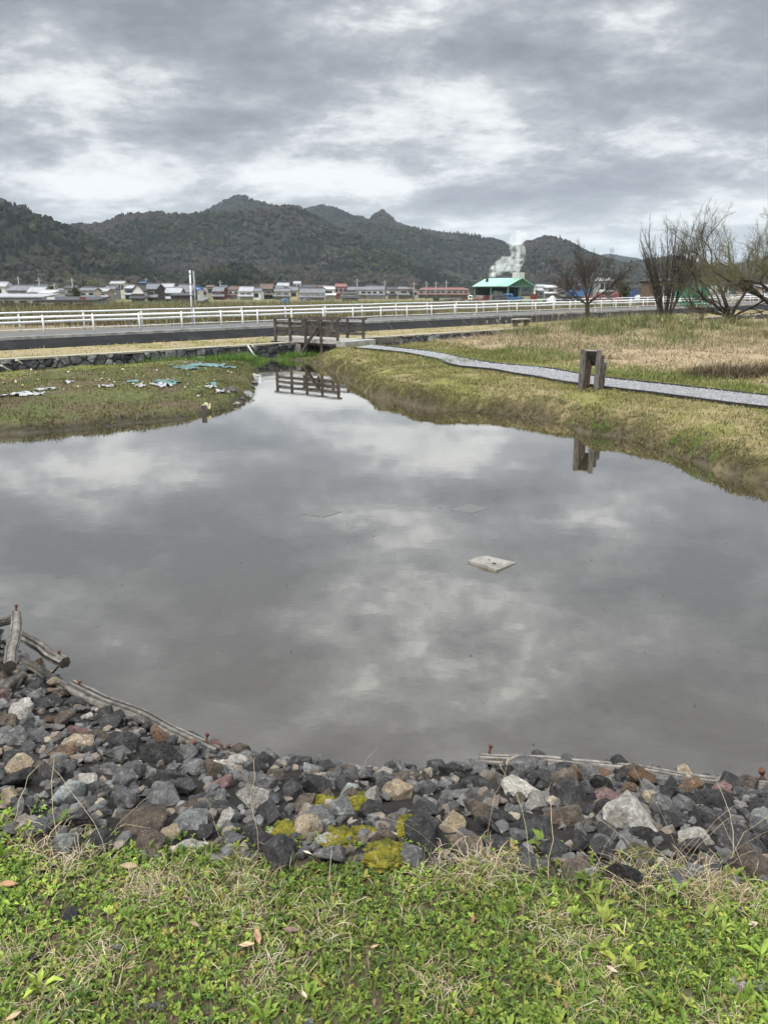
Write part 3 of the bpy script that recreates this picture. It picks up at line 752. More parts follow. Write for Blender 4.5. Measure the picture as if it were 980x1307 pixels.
# ------------------------------------------------------------------ logs and iron pins of the near shore
M_log = material('silvered split log', (.16, .148, .128), .95, 3.0, .4, 1.5, .010, 18, stretch=(5, 5, 5), second=(.05, .046, .04), sscale=4, sedge=(.48, .6), spec=.1)
M_logd = material('damp grey log', (.15, .14, .125), .95, 5, .5, 1.5, .01, 22, second=(.06, .055, .05), sscale=4, spec=.1)
M_end = material('dark log end grain', (.05, .042, .035), .95, 30, .6, 1.5, .004, 60)
M_logv = material('weathered log grain', attr=True, rough=.95, scale=26, lo=.45, hi=1.6, bump=.010, bscale=45, spec=.1)
def log(a, b, r0, r1, label, mat=M_log, pins=(), seed=0, wob=.012):
    a = Vector(a); b = Vector(b); root = empty('log', a, 0, label, 'log'); d = b - a; n = 30; k = 26; rg = np.random.default_rng(seed); grv = rg.random(k); vc = []
    vs, fs = [], []; dn = d.normalized(); sd_ = dn.cross(Vector((0, 0, 1))).normalized(); up = sd_.cross(dn)
    for i in range(n):
        q_ = i / (n - 1); r = r0 + (r1 - r0) * q_
        c = d * q_ + sd_ * wob * (vnoise(np.array([q_ * 4.0 + seed]), np.array([seed * 3.0]), 5)[0] - .5) * 2 + up * wob * (vnoise(np.array([q_ * 4.0]), np.array([seed * 7.0]), 6)[0] - .5)
        for j in range(k):
            an = 2 * PI * j / k
            rr_ = r * (1 + .20 * (mnoise.noise(Vector((math.cos(an) * 2.2, math.sin(an) * 2.2, q_ * d.length * 1.6 + seed * 9))) ) + .10 * mnoise.noise(Vector((an * 6, seed, q_ * d.length * 7))))
            gv = grv[j] + .35 * mnoise.noise(Vector((j * 1.7, seed * 5.0, q_ * d.length * 3.0)))
            ck = gv < .20                     # drying cracks and grain ridges along the log
            rr_ *= .84 if ck else (.955 + .07 * grv[j])
            t0 = .035 if ck else .075 + .125 * min(max(gv, 0), 1) + .05 * mnoise.noise(Vector((an * 3, q_ * 7 * d.length, seed)))
            vc.append((max(t0, .03), max(t0 * .93, .028), max(t0 * .82, .024)))
            vs.append(c + (sd_ * math.cos(an) + up * math.sin(an)) * rr_)
    for i in range(n - 1):
        for j in range(k): fs.append((i * k + j, i * k + (j + 1) % k, (i + 1) * k + (j + 1) % k, (i + 1) * k + j))
    tf = [t for f in fs for t in ((f[0], f[1], f[2]), (f[0], f[2], f[3]))]; vcol = np.array(vc) * (1.0 if mat is M_log else .62)
    link('bark', tri_mesh('bark', [v[:] for v in vs], tf, vcol, True), M_logv, root)
    m = MB()
    for i, sgn in ((0, -1), (n - 1, 1)):
        ring = [vs[i * k + j] for j in range(k)]; c = sum(ring, Vector()) / k + dn * sgn * .004
        m.add([c] + ring, [(0, 1 + j, 1 + (j + 1) % k) if sgn > 0 else (0, 1 + (j + 1) % k, 1 + j) for j in range(k)])
    m.build('cut_end', M_end, root)
    for q_, hgt in pins:
        p = d * q_ + up * r0 * .8; m = MB(); tilt = Vector((.25, .1, 1)).normalized()
        m.tube([p - up * .03, p + tilt * hgt], .006, 6); m.tube([p + tilt * hgt, p + tilt * (hgt + .010)], .0115, 6); m.build('iron_pin', M_rust, root)
    return root
log(at(16, 850, .30), at(21, 783, .34), .034, .030, 'short grey log lying end-on, its cut end toward the grass, over the left rubble corner', M_log, ((.97, .03),), 1)
log(at(-70, 822, .10), at(15, 790, .24), .030, .028, 'log butt running out of the picture behind the end-on log', M_logd, (), 2)
log(at(22, 808, .22), at(83, 846, .16), .032, .036, 'stub of grey log jutting over the water with its round cut end showing', M_log, ((.88, .02),), 3)
log(at(30, 845, .06), at(96, 886, .07), .030, .026, 'thin damp log half under the rubble below the jutting stub', M_logd, (), 4)
log(at(92, 877, .10), at(278, 962, .09), .040, .036, 'long straight silvered log edging the rubble on the left shore', M_log, ((.06, .02), (.93, .04)), 5, .02)
log(at(262, 958, .05), at(345, 972, .04), .028, .022, 'thin grey log running into the rubble from the end of the long silvered log', M_logd, ((.35, .02),), 6)
log(at(612, 966, .09), at(1010, 1010, .09), .030, .032, 'pale log along the waterline behind the dark rubble on the right', M_log, ((.03, .035),), 7, .02)
log(at(-25, 902, .20), at(30, 862, .16), .036, .030, 'split grey timber lying across the rubble under the end-on log', M_logd, (), 8)
# free-standing pins
for (x0, y0, x1, y1, z, lab) in ((246, 972, 246, 950, .10, 'bent rusty iron pin standing in the rubble at the end of the long log'), (978, 1004, 972, 986, .05, 'rusty iron pin standing by the pale log at the right edge')):
    p = at(x0, y0, z); q_ = at_d(x1, y1, p.y); root = empty('iron_pin', p, 0, lab, 'iron pin')
    m = MB(); m.tube([Vector((0, 0, -.06)), Vector(q_) - p], .008, 7); m.build('shaft', M_rust, root)
    m = MB(); e = Vector(q_) - p; m.tube([e, e + e.normalized() * .018], .015, 8); m.build('head', M_rust, root)
p = at(83, 846, .15); root = empty('iron_strut', p, 0, 'thin dark iron rod from the jutting log stub down to the rubble', 'iron rod')
m = MB(); m.tube([at(77, 848, .14) - p, at(66, 861, .02) - p], .006, 6); m.build('rod', M_rust, root)

# short stake at the mud flat
p = on_ground(261, 529, 0, 10, 25); root = empty('stake', (p.x, p.y - .02, p.z - .05), 0, 'short dark stake standing at the shore of the mud flat', 'stake')
m = MB(); m.tube([Vector((0, 0, -.2)), Vector((.01, 0, .22))], .055, 7); m.build('shaft', M_wood, root)

# ------------------------------------------------------------------ paving slabs in the pond
M_slab = material('pale concrete slab', (.235, .225, .20), .85, 14, .8, 1.12, .003, 60, second=(.15, .143, .125), sscale=5, spec=.2)
M_sunk = material('wet grey slab', (.10, .10, .09), .12, 14, .85, 1.1, spec=1.0)
M_hole = material('dark drilled hole', (.01, .01, .01), .9, 10)
def slab(px, z, label, tilt=(0, 0), holes=(), crease=False):
    c = [at(x, y, z) for x, y in px]; o = sum(c, Vector()) / 4; root = empty('paving_slab', o, 0, label, 'slab', 'square slabs lying in the pond')
    c = [v - o for v in c]
    for v in c: v.z += v.x * tilt[0] + v.y * tilt[1]
    m = MB(); th = Vector((0, 0, .045 if z > .01 else .0045)); low = [v - th for v in c]
    if crease:
        e = (c[0] + c[3]) / 2 + Vector((0, 0, .014)); f = c[1] * .62 + c[2] * .0 + c[0] * .38 + Vector((0, 0, .012))
        # a corner piece broken off along a crease
        m.add(c + low + [e, f], [(0, 9, 8), (9, 1, 2, 3, 8), (0, 4, 5, 1, 9), (1, 5, 6, 2), (2, 6, 7, 3), (3, 7, 4, 0, 8), (7, 6, 5, 4)])
    else:
        m.add(c + low, [(0, 1, 2, 3), (0, 4, 5, 1), (1, 5, 6, 2), (2, 6, 7, 3), (3, 7, 4, 0), (7, 6, 5, 4)])
    m.build('plate', M_slab if z > .01 else M_sunk, root)
    for x, y, r in holes:
        p = at(x, y, z) - o; p.z += p.x * tilt[0] + p.y * tilt[1] + .002
        hm = MB(); hm.tube([p - Vector((0, 0, .02)), p + Vector((0, 0, .002))], r, 10); hm.build('hole', M_hole, root)
slab([(597, 716), (633, 728), (658, 717), (622, 709)], .014, 'pale square slab with three holes breaking the surface of the pond', (-.03, -.01), ((612, 716.5, .010), (624, 715, .009), (630.5, 719.5, .016)), True)
slab([(386, 656), (414, 660), (436, 653), (408, 646)], .003, 'pale square slab just awash, farther from the gravel path than the other two')
slab([(575, 651), (603, 655), (624, 648), (597, 643)], .002, 'faint flat slab just awash behind the slab with three holes')
# ------------------------------------------------------------------ rubble bank
def rock_proto(seed, flat=1.0):
    r = random.Random(seed); bm = bmesh.new()
    ax = Vector((1, r.uniform(.62, .9), r.uniform(.5, .78) * flat))
    for i in range(r.randint(10, 15)):
        d = Vector((r.gauss(0, 1), r.gauss(0, 1), r.gauss(0, 1))).normalized()
        k = r.uniform(.86, 1.0); bm.verts.new(Vector((d.x * ax.x, d.y * ax.y, d.z * ax.z)) * k)
    bmesh.ops.convex_hull(bm, input=bm.verts[:])
    loose = [v for v in bm.verts if not v.link_faces]
    bmesh.ops.delete(bm, geom=loose, context='VERTS')
    bmesh.ops.dissolve_limit(bm, angle_limit=math.radians(16), verts=bm.verts[:], edges=bm.edges[:])
    bmesh.ops.bevel(bm, geom=bm.edges[:], offset=.022, segments=2, affect='EDGES', clamp_overlap=True)
    bmesh.ops.triangulate(bm, faces=bm.faces[:])
    for it in range(2):
        long_e = [e for e in bm.edges if e.calc_length() > .17]
        if long_e: bmesh.ops.subdivide_edges(bm, edges=long_e, cuts=1, use_grid_fill=True)
        bmesh.ops.triangulate(bm, faces=[f for f in bm.faces if len(f.verts) > 3])
    bm.normal_update(); off = Vector((seed * 1.37, seed * .71, seed * 2.1))
    mv = []
    for v in bm.verts:
        p = v.co; k = .055 * mnoise.noise(p * 2.2 + off) + .045 * mnoise.noise(p * 6 + off) + .025 * mnoise.noise(p * 14 + off)
        st = .03 * math.sin((p.z * 1.0 + p.x * .4) * 16 + mnoise.noise(p * 3 + off) * 5)     # splitting layers
        mv.append(v.co + v.normal * (k + st * .35))
    for v, c in zip(bm.verts, mv): v.co = c
    me = bpy.data.meshes.new('rock'); bm.to_mesh(me); bm.free()
    for p in me.polygons: p.use_smooth = True
    for e in me.edges: pass
    me.set_sharp_from_angle(angle=math.radians(26))
    return me

def rock_mat(name, base, second, third=None, spec=.16):
    m, nt, out = new_mat(name); L = nt.links.new
    b = N(nt, 'ShaderNodeBsdfPrincipled'); b.inputs['Specular IOR Level'].default_value = spec
    tc = N(nt, 'ShaderNodeTexCoord'); oi = N(nt, 'ShaderNodeObjectInfo')
    va = N(nt, 'ShaderNodeVectorMath'); va.operation = 'MULTIPLY_ADD'; L(oi.outputs['Random'], va.inputs[0]); va.inputs[1].default_value = (37, 21, 13); L(tc.outputs['Object'], va.inputs[2])
    def nz(s, d=8, r=.6):
        n = N(nt, 'ShaderNodeTexNoise'); n.inputs['Scale'].default_value = s; n.inputs['Detail'].default_value = d; n.inputs['Roughness'].default_value = r; L(va.outputs[0], n.inputs['Vector']); return n.outputs[0]
    c = mixc(nt, 'MIX', ramp(nt, nz(1.7), [(.42, 0.0), (.62, 1.0)]), base, second)
    if third: c = mixc(nt, 'MIX', ramp(nt, nz(2.6), [(.52, 0.0), (.62, .85)]), c, third)
    c = mixc(nt, 'MULTIPLY', 1.0, c, ramp(nt, nz(9, 10, .7), [(.28, .38), (.5, 1.0), (.74, 1.85)]))
    c = mixc(nt, 'MULTIPLY', 1.0, c, ramp(nt, oi.outputs['Random'], [(0, .72), (1, 1.35)]))
    # lichen freckles
    c = mixc(nt, 'MIX', ramp(nt, nz(13, 4, .5), [(.66, 0.0), (.70, .55)]), c, (.34, .33, .29))
    L(c, b.inputs['Base Color']); L(ramp(nt, nz(5), [(.3, .62), (.7, .92)]), b.inputs['Roughness'])
    bp = N(nt, 'ShaderNodeBump'); bp.inputs['Distance'].default_value = .035; L(nz(7, 12, .72), bp.inputs['Height']); L(bp.outputs[0], b.inputs['Normal'])
    L(b.outputs[0], out.inputs[0]); return m
RM = {
    'dark': rock_mat('dark basalt', (.054, .053, .052), (.032, .031, .031), (.095, .092, .086), .22),
    'grey': rock_mat('grey stone', (.15, .148, .145), (.085, .084, .083), (.23, .222, .205)),
    'brown': rock_mat('brown stone', (.125, .10, .078), (.07, .06, .052), (.17, .13, .095)),
    'rust': rock_mat('rust coloured stone', (.16, .10, .062), (.09, .068, .052), (.21, .145, .09)),
    'pale': rock_mat('pale stone', (.42, .40, .355), (.27, .25, .21), (.52, .50, .46)),
    'tan': rock_mat('tan stone', (.34, .27, .175), (.20, .16, .12), (.42, .37, .28)),
    'teal': rock_mat('blue grey stone', (.25, .265, .25), (.15, .158, .152), (.37, .385, .365)),
    'pink': rock_mat('reddish purple stone', (.17, .105, .095), (.12, .08, .075), (.23, .17, .155)),
    'moss': rock_mat('mossy dark stone', (.06, .06, .045), (.10, .10, .03), (.14, .12, .03)),
}
PROT = [rock_proto(s) for s in range(1, 19)]; PROT_FLAT = [rock_proto(s, .6) for s in range(31, 37)]
MESH_OF = {}
def rock_mesh(i, kind, flat=False):
    k = (i, kind, flat)
    if k not in MESH_OF:
        me = (PROT_FLAT if flat else PROT)[i].copy(); me.materials.clear(); me.materials.append(RM[kind]); MESH_OF[k] = me
    return MESH_OF[k]
placed = []      # x, y, z, r
n_rock = 0
def put_rock(p, r, kind, label, group, flat=False, aspect=1.0):
    global n_rock
    i = random.randrange(6 if flat else 18)
    o = bpy.data.objects.new('rock', rock_mesh(i, kind, flat)); COL.objects.link(o)
    o.location = p; o.scale = (r, r, r * aspect)
    o.rotation_euler = (random.uniform(-.5, .5), random.uniform(-.5, .5), random.uniform(0, 2 * PI))
    tag(o, label, 'rock', group); placed.append((p[0], p[1], p[2], r)); n_rock += 1
    return o
G = 'rocks of the rubble bank'
GEN = {'dark': 'dark blackish angular rock in the rubble bank', 'grey': 'mid grey rough rock in the rubble bank', 'brown': 'dull brown rock in the rubble bank',
       'rust': 'small rust stained rock in the rubble bank', 'pale': 'small whitish rock among the darker rubble', 'tan': 'small tan rock among the darker rubble',
       'teal': 'small blue grey rock in the rubble bank', 'pink': 'small reddish purple rock in the rubble bank', 'moss': 'dark rock with olive moss in the rubble bank'}
HAND = [ # px, py, width px, kind, label, flat
 (20, 903, 38, 'pale', 'long pale rock below the logs at the left edge', 0), (99, 942, 36, 'tan', 'cream and orange rock above the big dark flat slab of rubble', 0), (74, 954, 38, 'rust', 'rust brown pyramid shaped rock among dark rubble on the left', 0),
 (61, 915, 20, 'rust', 'small bright orange rock pointing up in the left rubble', 0), (29, 962, 42, 'dark', None, 0), (168, 942, 50, 'dark', None, 0), (136, 917, 44, 'dark', None, 0), (98, 892, 36, 'dark', None, 0),
 (84, 1007, 42, 'teal', 'blue grey veined rock in the middle of the left rubble', 0), (135, 975, 34, 'grey', None, 0), (84, 974, 32, 'grey', None, 0), (276, 994, 40, 'pink', 'reddish purple rock beside the cream rock near the iron pin', 0),
 (281, 975, 34, 'pale', 'creamy white rock by the iron pin at the log end', 0), (202, 962, 58, 'dark', None, 0), (244, 1043, 44, 'teal', 'bluish white rough rock just above the white rock at the grass edge', 0),
 (182, 1036, 78, 'brown', 'large dark brown flat slab of rock lying in the left rubble', 1), (232, 1026, 40, 'brown', None, 0), (247, 1076, 40, 'pale', 'white rock at the edge of the grass', 0), (276, 1023, 46, 'dark', None, 0),
 (210, 1062, 34, 'tan', 'tan block leaning at the grass edge left of the white rock', 0), (316, 1008, 36, 'dark', None, 0), (101, 930, 28, 'pink', None, 0), (10, 940, 40, 'grey', None, 0), (55, 1010, 34, 'dark', None, 0), (30, 1030, 44, 'grey', None, 0), (120, 1005, 34, 'grey', None, 0), (70, 890, 30, 'dark', None, 0), (10, 915, 30, 'brown', None, 0), (50, 875, 26, 'dark', None, 0), (10, 870, 30, 'grey', None, 0), (45, 935, 30, 'grey', None, 0),
 (357, 982, 46, 'brown', 'big dark brown squarish rock at the waterline', 0), (324, 981, 34, 'dark', None, 0), (398, 980, 32, 'teal', 'pale blue grey flat rock at the waterline next to the big brown squarish one', 0), (477, 979, 28, 'brown', None, 0),
 (491, 985, 30, 'pale', 'white speckled rock at the waterline among brown ones', 0), (548, 989, 34, 'brown', 'tall brown pointed rock at the waterline', 0), (517, 989, 32, 'brown', None, 0), (515, 1008, 44, 'tan', 'pale tan rounded block between dark rocks below the pointed brown one', 0), (484, 1002, 40, 'dark', None, 0),
 (442, 1026, 44, 'teal', 'pale teal rock between the moss cushions', 0), (480, 1032, 42, 'dark', None, 0), (539, 1028, 46, 'dark', None, 0), (390, 1054, 48, 'tan', 'largest light brown rock, beside the moss on the left', 0), (394, 1021, 38, 'brown', None, 0), (418, 1068, 32, 'pale', 'whitish rock below the moss and right of the light brown one', 0), (414, 1032, 24, 'tan', None, 0),
 (451, 1056, 32, 'dark', None, 0), (543, 1058, 58, 'dark', 'large dark grey rock on the right of the moss', 0), (572, 1048, 42, 'tan', 'pale brown wedge of rock on the right of the large dark grey one', 0), (467, 1087, 50, 'brown', 'flat grey brown rock sunk in the grass edge below the moss', 1), (519, 1087, 40, 'grey', 'smaller flat grey rock sunk in the grass edge', 1), (345, 1034, 50, 'dark', None, 0), (335, 1064, 44, 'dark', None, 0),
 (605, 996, 34, 'dark', None, 0), (628, 999, 40, 'dark', None, 0), (610, 1029, 50, 'brown', None, 0), (590, 1010, 34, 'grey', None, 0),
 (670, 1001, 52, 'pale', 'big whitish brown stained rock behind the dark rubble right of centre', 0), (706, 988, 32, 'dark', None, 0), (737, 1009, 56, 'dark', 'big dark block with a flat face right of the whitish stained rock', 0), (772, 985, 28, 'rust', 'small brown peaked rock on the pale log', 0), (811, 1003, 26, 'teal', None, 0), (836, 1005, 36, 'grey', None, 0), (862, 1005, 46, 'dark', None, 0), (882, 1001, 34, 'rust', 'rock with orange rust bloom at the waterline on the right', 0), (919, 993, 56, 'dark', None, 0), (917, 1017, 54, 'dark', 'dark faceted rock with a sharp ridge in front of the waterline on the right', 0),
 (805, 1037, 72, 'pale', 'biggest whitish rock with brown streaks in the right half of the bank', 0), (690, 1050, 54, 'dark', None, 0), (717, 1037, 46, 'brown', None, 0), (785, 1013, 44, 'pink', 'flat red brown rock resting above the biggest whitish one', 1), (857, 1043, 44, 'dark', None, 0), (910, 1043, 56, 'dark', None, 0), (886, 1065, 38, 'pale', 'pale pointed rock among dark ones toward the right edge', 0), (781, 1055, 38, 'dark', None, 0), (831, 1063, 44, 'dark', None, 0), (770, 1072, 34, 'grey', None, 0),
 (739, 1103, 50, 'brown', 'flat brown rock with a white spot at the grass edge', 1), (699, 1103, 34, 'brown', None, 1), (796, 1105, 60, 'dark', 'big dark slanted rock at the grass edge on the right', 0), (827, 1087, 42, 'moss', 'olive mossy rock behind the big slanted one at the grass edge', 0), (873, 1094, 34, 'dark', None, 0), (947, 1068, 54, 'dark', None, 0), (965, 1105, 60, 'brown', 'large dull rock at the grass edge in the right corner', 0), (969, 1023, 40, 'dark', None, 0), (970, 1042, 34, 'teal', None, 0), (670, 1098, 48, 'dark', None, 0), (662, 1062, 28, 'grey', None, 0), (640, 1040, 34, 'dark', None, 0), (640, 1075, 36, 'dark', None, 0), (600, 1065, 34, 'grey', None, 0), (750, 1050, 30, 'brown', None, 0),
]
for px_, py_, w, kind, lab, flat in HAND:
    w = w * 1.2
    p = on_ground(px_, py_, .04, 1.2, 6); dist = math.hypot(p.y, H - p.z, p.x); r = w / FPX * dist / 2 * 1.12
    p = on_ground(px_, py_, r * .35, 1.2, 6)
    put_rock((p.x, p.y, p.z), r, kind, lab or GEN[kind], G, bool(flat), .95)
# the rest: dart throwing over the slope, large first, up to 300 in all
cand = RNG.uniform((-2.75, 1.7), (1.95, 5.0), (9000, 2)); sdv = pond_sd(cand[:, 0], cand[:, 1])
fr = np.where(sdv > -.06, np.maximum(qfrac(cand[:, 0], cand[:, 1]), -.01), -1)
cand = cand[(fr > -.05) & (fr < 1.03)]
in_view = np.abs(cand[:, 0] / (cand[:, 1] * CT + (H - .3) * ST)) < .535
cand = cand[in_view]; hz = height(cand[:, 0], cand[:, 1])
kinds_ = ['dark'] * 26 + ['grey'] * 36 + ['brown'] * 20 + ['tan'] * 7 + ['pale'] * 7 + ['rust'] * 4 + ['teal'] * 3 + ['pink'] * 3
ci = 0; small_pts = []
for (x, y), z in zip(cand, hz):
    frac = ci / len(cand); ci += 1
    r = lerp(.085, .026, min(1, frac * 1.3) ** .75) * random.uniform(.85, 1.15)
    good = all((x - a) ** 2 + (y - b_) ** 2 + (z - c) ** 2 > ((r + rr_) * .70) ** 2 for a, b_, c, rr_ in placed)
    if not good: continue
    if n_rock < 300:
        k = random.choice(kinds_); put_rock((x, y, z + r * random.uniform(.1, .45)), r, k, GEN[k], G, random.random() < .2)
    else: small_pts.append((x, y, z + .01, r))
print('rocks', n_rock, 'more', len(small_pts))
# rubble past the first 300 and outside the frame, and chips between the rocks: one body of loose stones
def low_rock(seed):
    r = random.Random(seed); bm = bmesh.new(); ax = (1, r.uniform(.65, .9), r.uniform(.5, .75))
    for i in range(r.randint(12, 17)):
        d = Vector((r.gauss(0, 1), r.gauss(0, 1), r.gauss(0, 1))).normalized() * r.uniform(.88, 1); bm.verts.new((d.x * ax[0], d.y * ax[1], d.z * ax[2]))
    bmesh.ops.convex_hull(bm, input=bm.verts[:]); bmesh.ops.delete(bm, geom=[v for v in bm.verts if not v.link_faces], context='VERTS')
    bmesh.ops.bevel(bm, geom=bm.edges[:], offset=.035, segments=1, affect='EDGES', clamp_overlap=True); bmesh.ops.triangulate(bm, faces=bm.faces[:])
    bmesh.ops.subdivide_edges(bm, edges=[e for e in bm.edges if e.calc_length() > .35], cuts=1); bmesh.ops.triangulate(bm, faces=bm.faces[:])
    bm.normal_update()
    for v in bm.verts: v.co += v.normal * (.07 * mnoise.noise(v.co * 2.5 + Vector((seed, 0, 0))) + .05 * mnoise.noise(v.co * 7 + Vector((seed, 0, 0))))
    V = np.array([v.co[:] for v in bm.verts]); T = np.array([[v.index for v in f.verts] for f in bm.faces]); bm.free(); return V, T
LOW = [low_rock(s_ + 200) for s_ in range(8)]
tones = [(.05, .050, .050), (.095, .092, .088), (.12, .10, .08), (.19, .165, .125), (.07, .068, .064)]
vs, ts_, cc, nb = [], [], [], 0
def add_low(x, y, z, r):
    global nb
    V, T = LOW[int(RNG.integers(8))]; M = np.array(Matrix.Rotation(RNG.uniform(0, 6.28), 3, 'Z') @ Matrix.Rotation(RNG.uniform(-.6, .6), 3, 'X'))
    vs.append((V @ M.T) * r + np.array([x, y, z])); ts_.append(T + nb); nb += len(V)
    c = np.array(tones[int(RNG.choice(5, p=[.36, .24, .2, .04, .16])) if r > .02 else int(RNG.choice(5, p=[.3, .2, .2, .05, .25]))]) * RNG.uniform(.65, 1.4); cc.append(np.broadcast_to(c, V.shape) * RNG.uniform(.85, 1.15, (len(V), 1)))
for x, y, z, r in small_pts: add_low(x, y, z + r * .15, r)
cs = RNG.uniform((-3.6, 1.5), (3.6, 5.8), (9000, 2)); sdv = pond_sd(cs[:, 0], cs[:, 1])
okk = (sdv > -.12) & (qfrac(cs[:, 0], cs[:, 1]) < 1.02); cs = cs[okk]; hz = height(cs[:, 0], cs[:, 1])
for (x, y), z in zip(cs, hz):
    out_ = abs(x / (y * CT + (H - .3) * ST)) > .55; u = RNG.random()
    if out_: 
        if u < .55: add_low(x, y, z + .02, RNG.uniform(.035, .09))
    elif u < .8: add_low(x, y, z + .008, RNG.uniform(.012, .036))
m_ = link('rubble', tri_mesh('rubble', np.concatenate(vs), np.concatenate(ts_), np.concatenate(cc)), material('rough rubble stone', attr=True, rough=.85, scale=16, lo=.5, hi=1.6, bump=.006, bscale=60, spec=.25)); tag(m_, kind='stuff')

# moss cushions
M_moss = material('bright yellow moss', (.22, .19, .030), .95, 60, .35, 1.5, .014, 150, second=(.10, .105, .024), sscale=22, spec=.05)
def moss(px_, py_, w, label, sq=.75):
    p = on_ground(px_, py_, .06, 1.2, 6); p.z += .012; d = math.hypot(p.y, H - p.z); r = w / FPX * d / 2 * 1.2
    bm = bmesh.new(); bmesh.ops.create_icosphere(bm, subdivisions=5, radius=r)
    for v in bm.verts:
        q_ = v.co / r; k = .30 * mnoise.noise(q_ * 1.7 + Vector((px_, 0, 0))) + .20 * mnoise.noise(q_ * 5 + Vector((px_, 0, 0))) + .16 * mnoise.noise(q_ * 15)
        v.co = v.co * (1 + k + .25 * max(0, mnoise.noise(q_ * 3.1 + Vector((0, px_, 0))))) * 1.1; v.co.z *= .27
    me = bpy.data.meshes.new('moss_cushion'); bm.to_mesh(me); bm.free()
    for f in me.polygons: f.use_smooth = True
    o = link('moss_cushion', me, M_moss); o.location = p; tag(o, label, 'moss', 'moss cushions between the rocks')
moss(364, 1046, 26, 'yellow green moss cushion left of the largest light brown rock'); moss(515, 1043, 34, 'brightest moss cushion, on the right beside the large dark grey rock')
moss(457, 1012, 32, 'moss cushion topmost of the cluster, behind the pale teal rock'); moss(432, 1056, 30, 'moss cushion between the light brown and dark rocks in the middle')
moss(464, 1050, 24, 'moss cushion right of centre under the dark rock'); moss(490, 1075, 36, 'low moss cushion nearest the flat rocks at the grass edge'); moss(412, 1010, 22, 'small dull moss cushion beside the brown rock near the waterline')
# ------------------------------------------------------------------ grass and weeds
def blades(name, P, h, w, lean, az, cols, mat, curl=.5, tipcol=None, segs=2):
    """thin bent blades in segs pieces, tapering to a tip"""
    P = np.asarray(P, float); n = len(P)
    h = np.broadcast_to(h, n); w = np.broadcast_to(w, n); lean = np.broadcast_to(lean, n)
    d = np.stack([np.cos(az), np.sin(az), np.zeros(n)], -1); fa = az + PI / 2 + RNG.uniform(-.8, .8, n)
    sdv = np.stack([np.cos(fa), np.sin(fa), np.zeros(n)], -1) * (w / 2)[:, None]
    up = np.array([0, 0, 1.0]); c = P.copy(); rows = [P - sdv, P + sdv]; T = []
    for i in range(segs):
        a = lean * (.45 + (.6 + curl) * (i + .5) / segs)
        dd = d
        if segs > 2:
            tw = RNG.normal(0, .22, n); dd = np.stack([np.cos(az + tw), np.sin(az + tw), np.zeros(n)], -1)
        c = c + (dd * np.sin(a)[:, None] + up * np.cos(a)[:, None]) * (h / segs)[:, None]
        k = len(rows)
        if i < segs - 1:
            f = 1 - .35 * (i + 1) / segs; rows += [c - sdv * f, c + sdv * f]; T += [(k - 2, k - 1, k + 1), (k - 2, k + 1, k)]
        else: rows.append(c); T.append((k - 2, k - 1, k))
    m_ = len(rows); V = np.stack(rows, 1).reshape(-1, 3); T = np.array(T)
    tr_ = (T[None] + (np.arange(n) * m_)[:, None, None]).reshape(-1, 3)
    C = np.repeat(cols[:, None, :], m_, 1)
    return link(name, tri_mesh(name, V, tr_, C.reshape(-1, 3)), mat)
M_leaf = material('green leaf', attr=True, rough=.55, scale=40, lo=.8, hi=1.2, spec=.3, translucent=.25)
M_straw = material('dry straw', attr=True, rough=.8, scale=30, lo=.8, hi=1.2, spec=.15, translucent=.12)

def palette(n, cols, wts, jit=.22):
    cols = np.asarray(cols, float); k = RNG.choice(len(cols), n, p=np.asarray(wts) / sum(wts))
    return (cols[k] * RNG.uniform(1 - jit, 1 + jit, (n, 1)) * RNG.uniform(.92, 1.08, (n, 3))).clip(.005, .8)

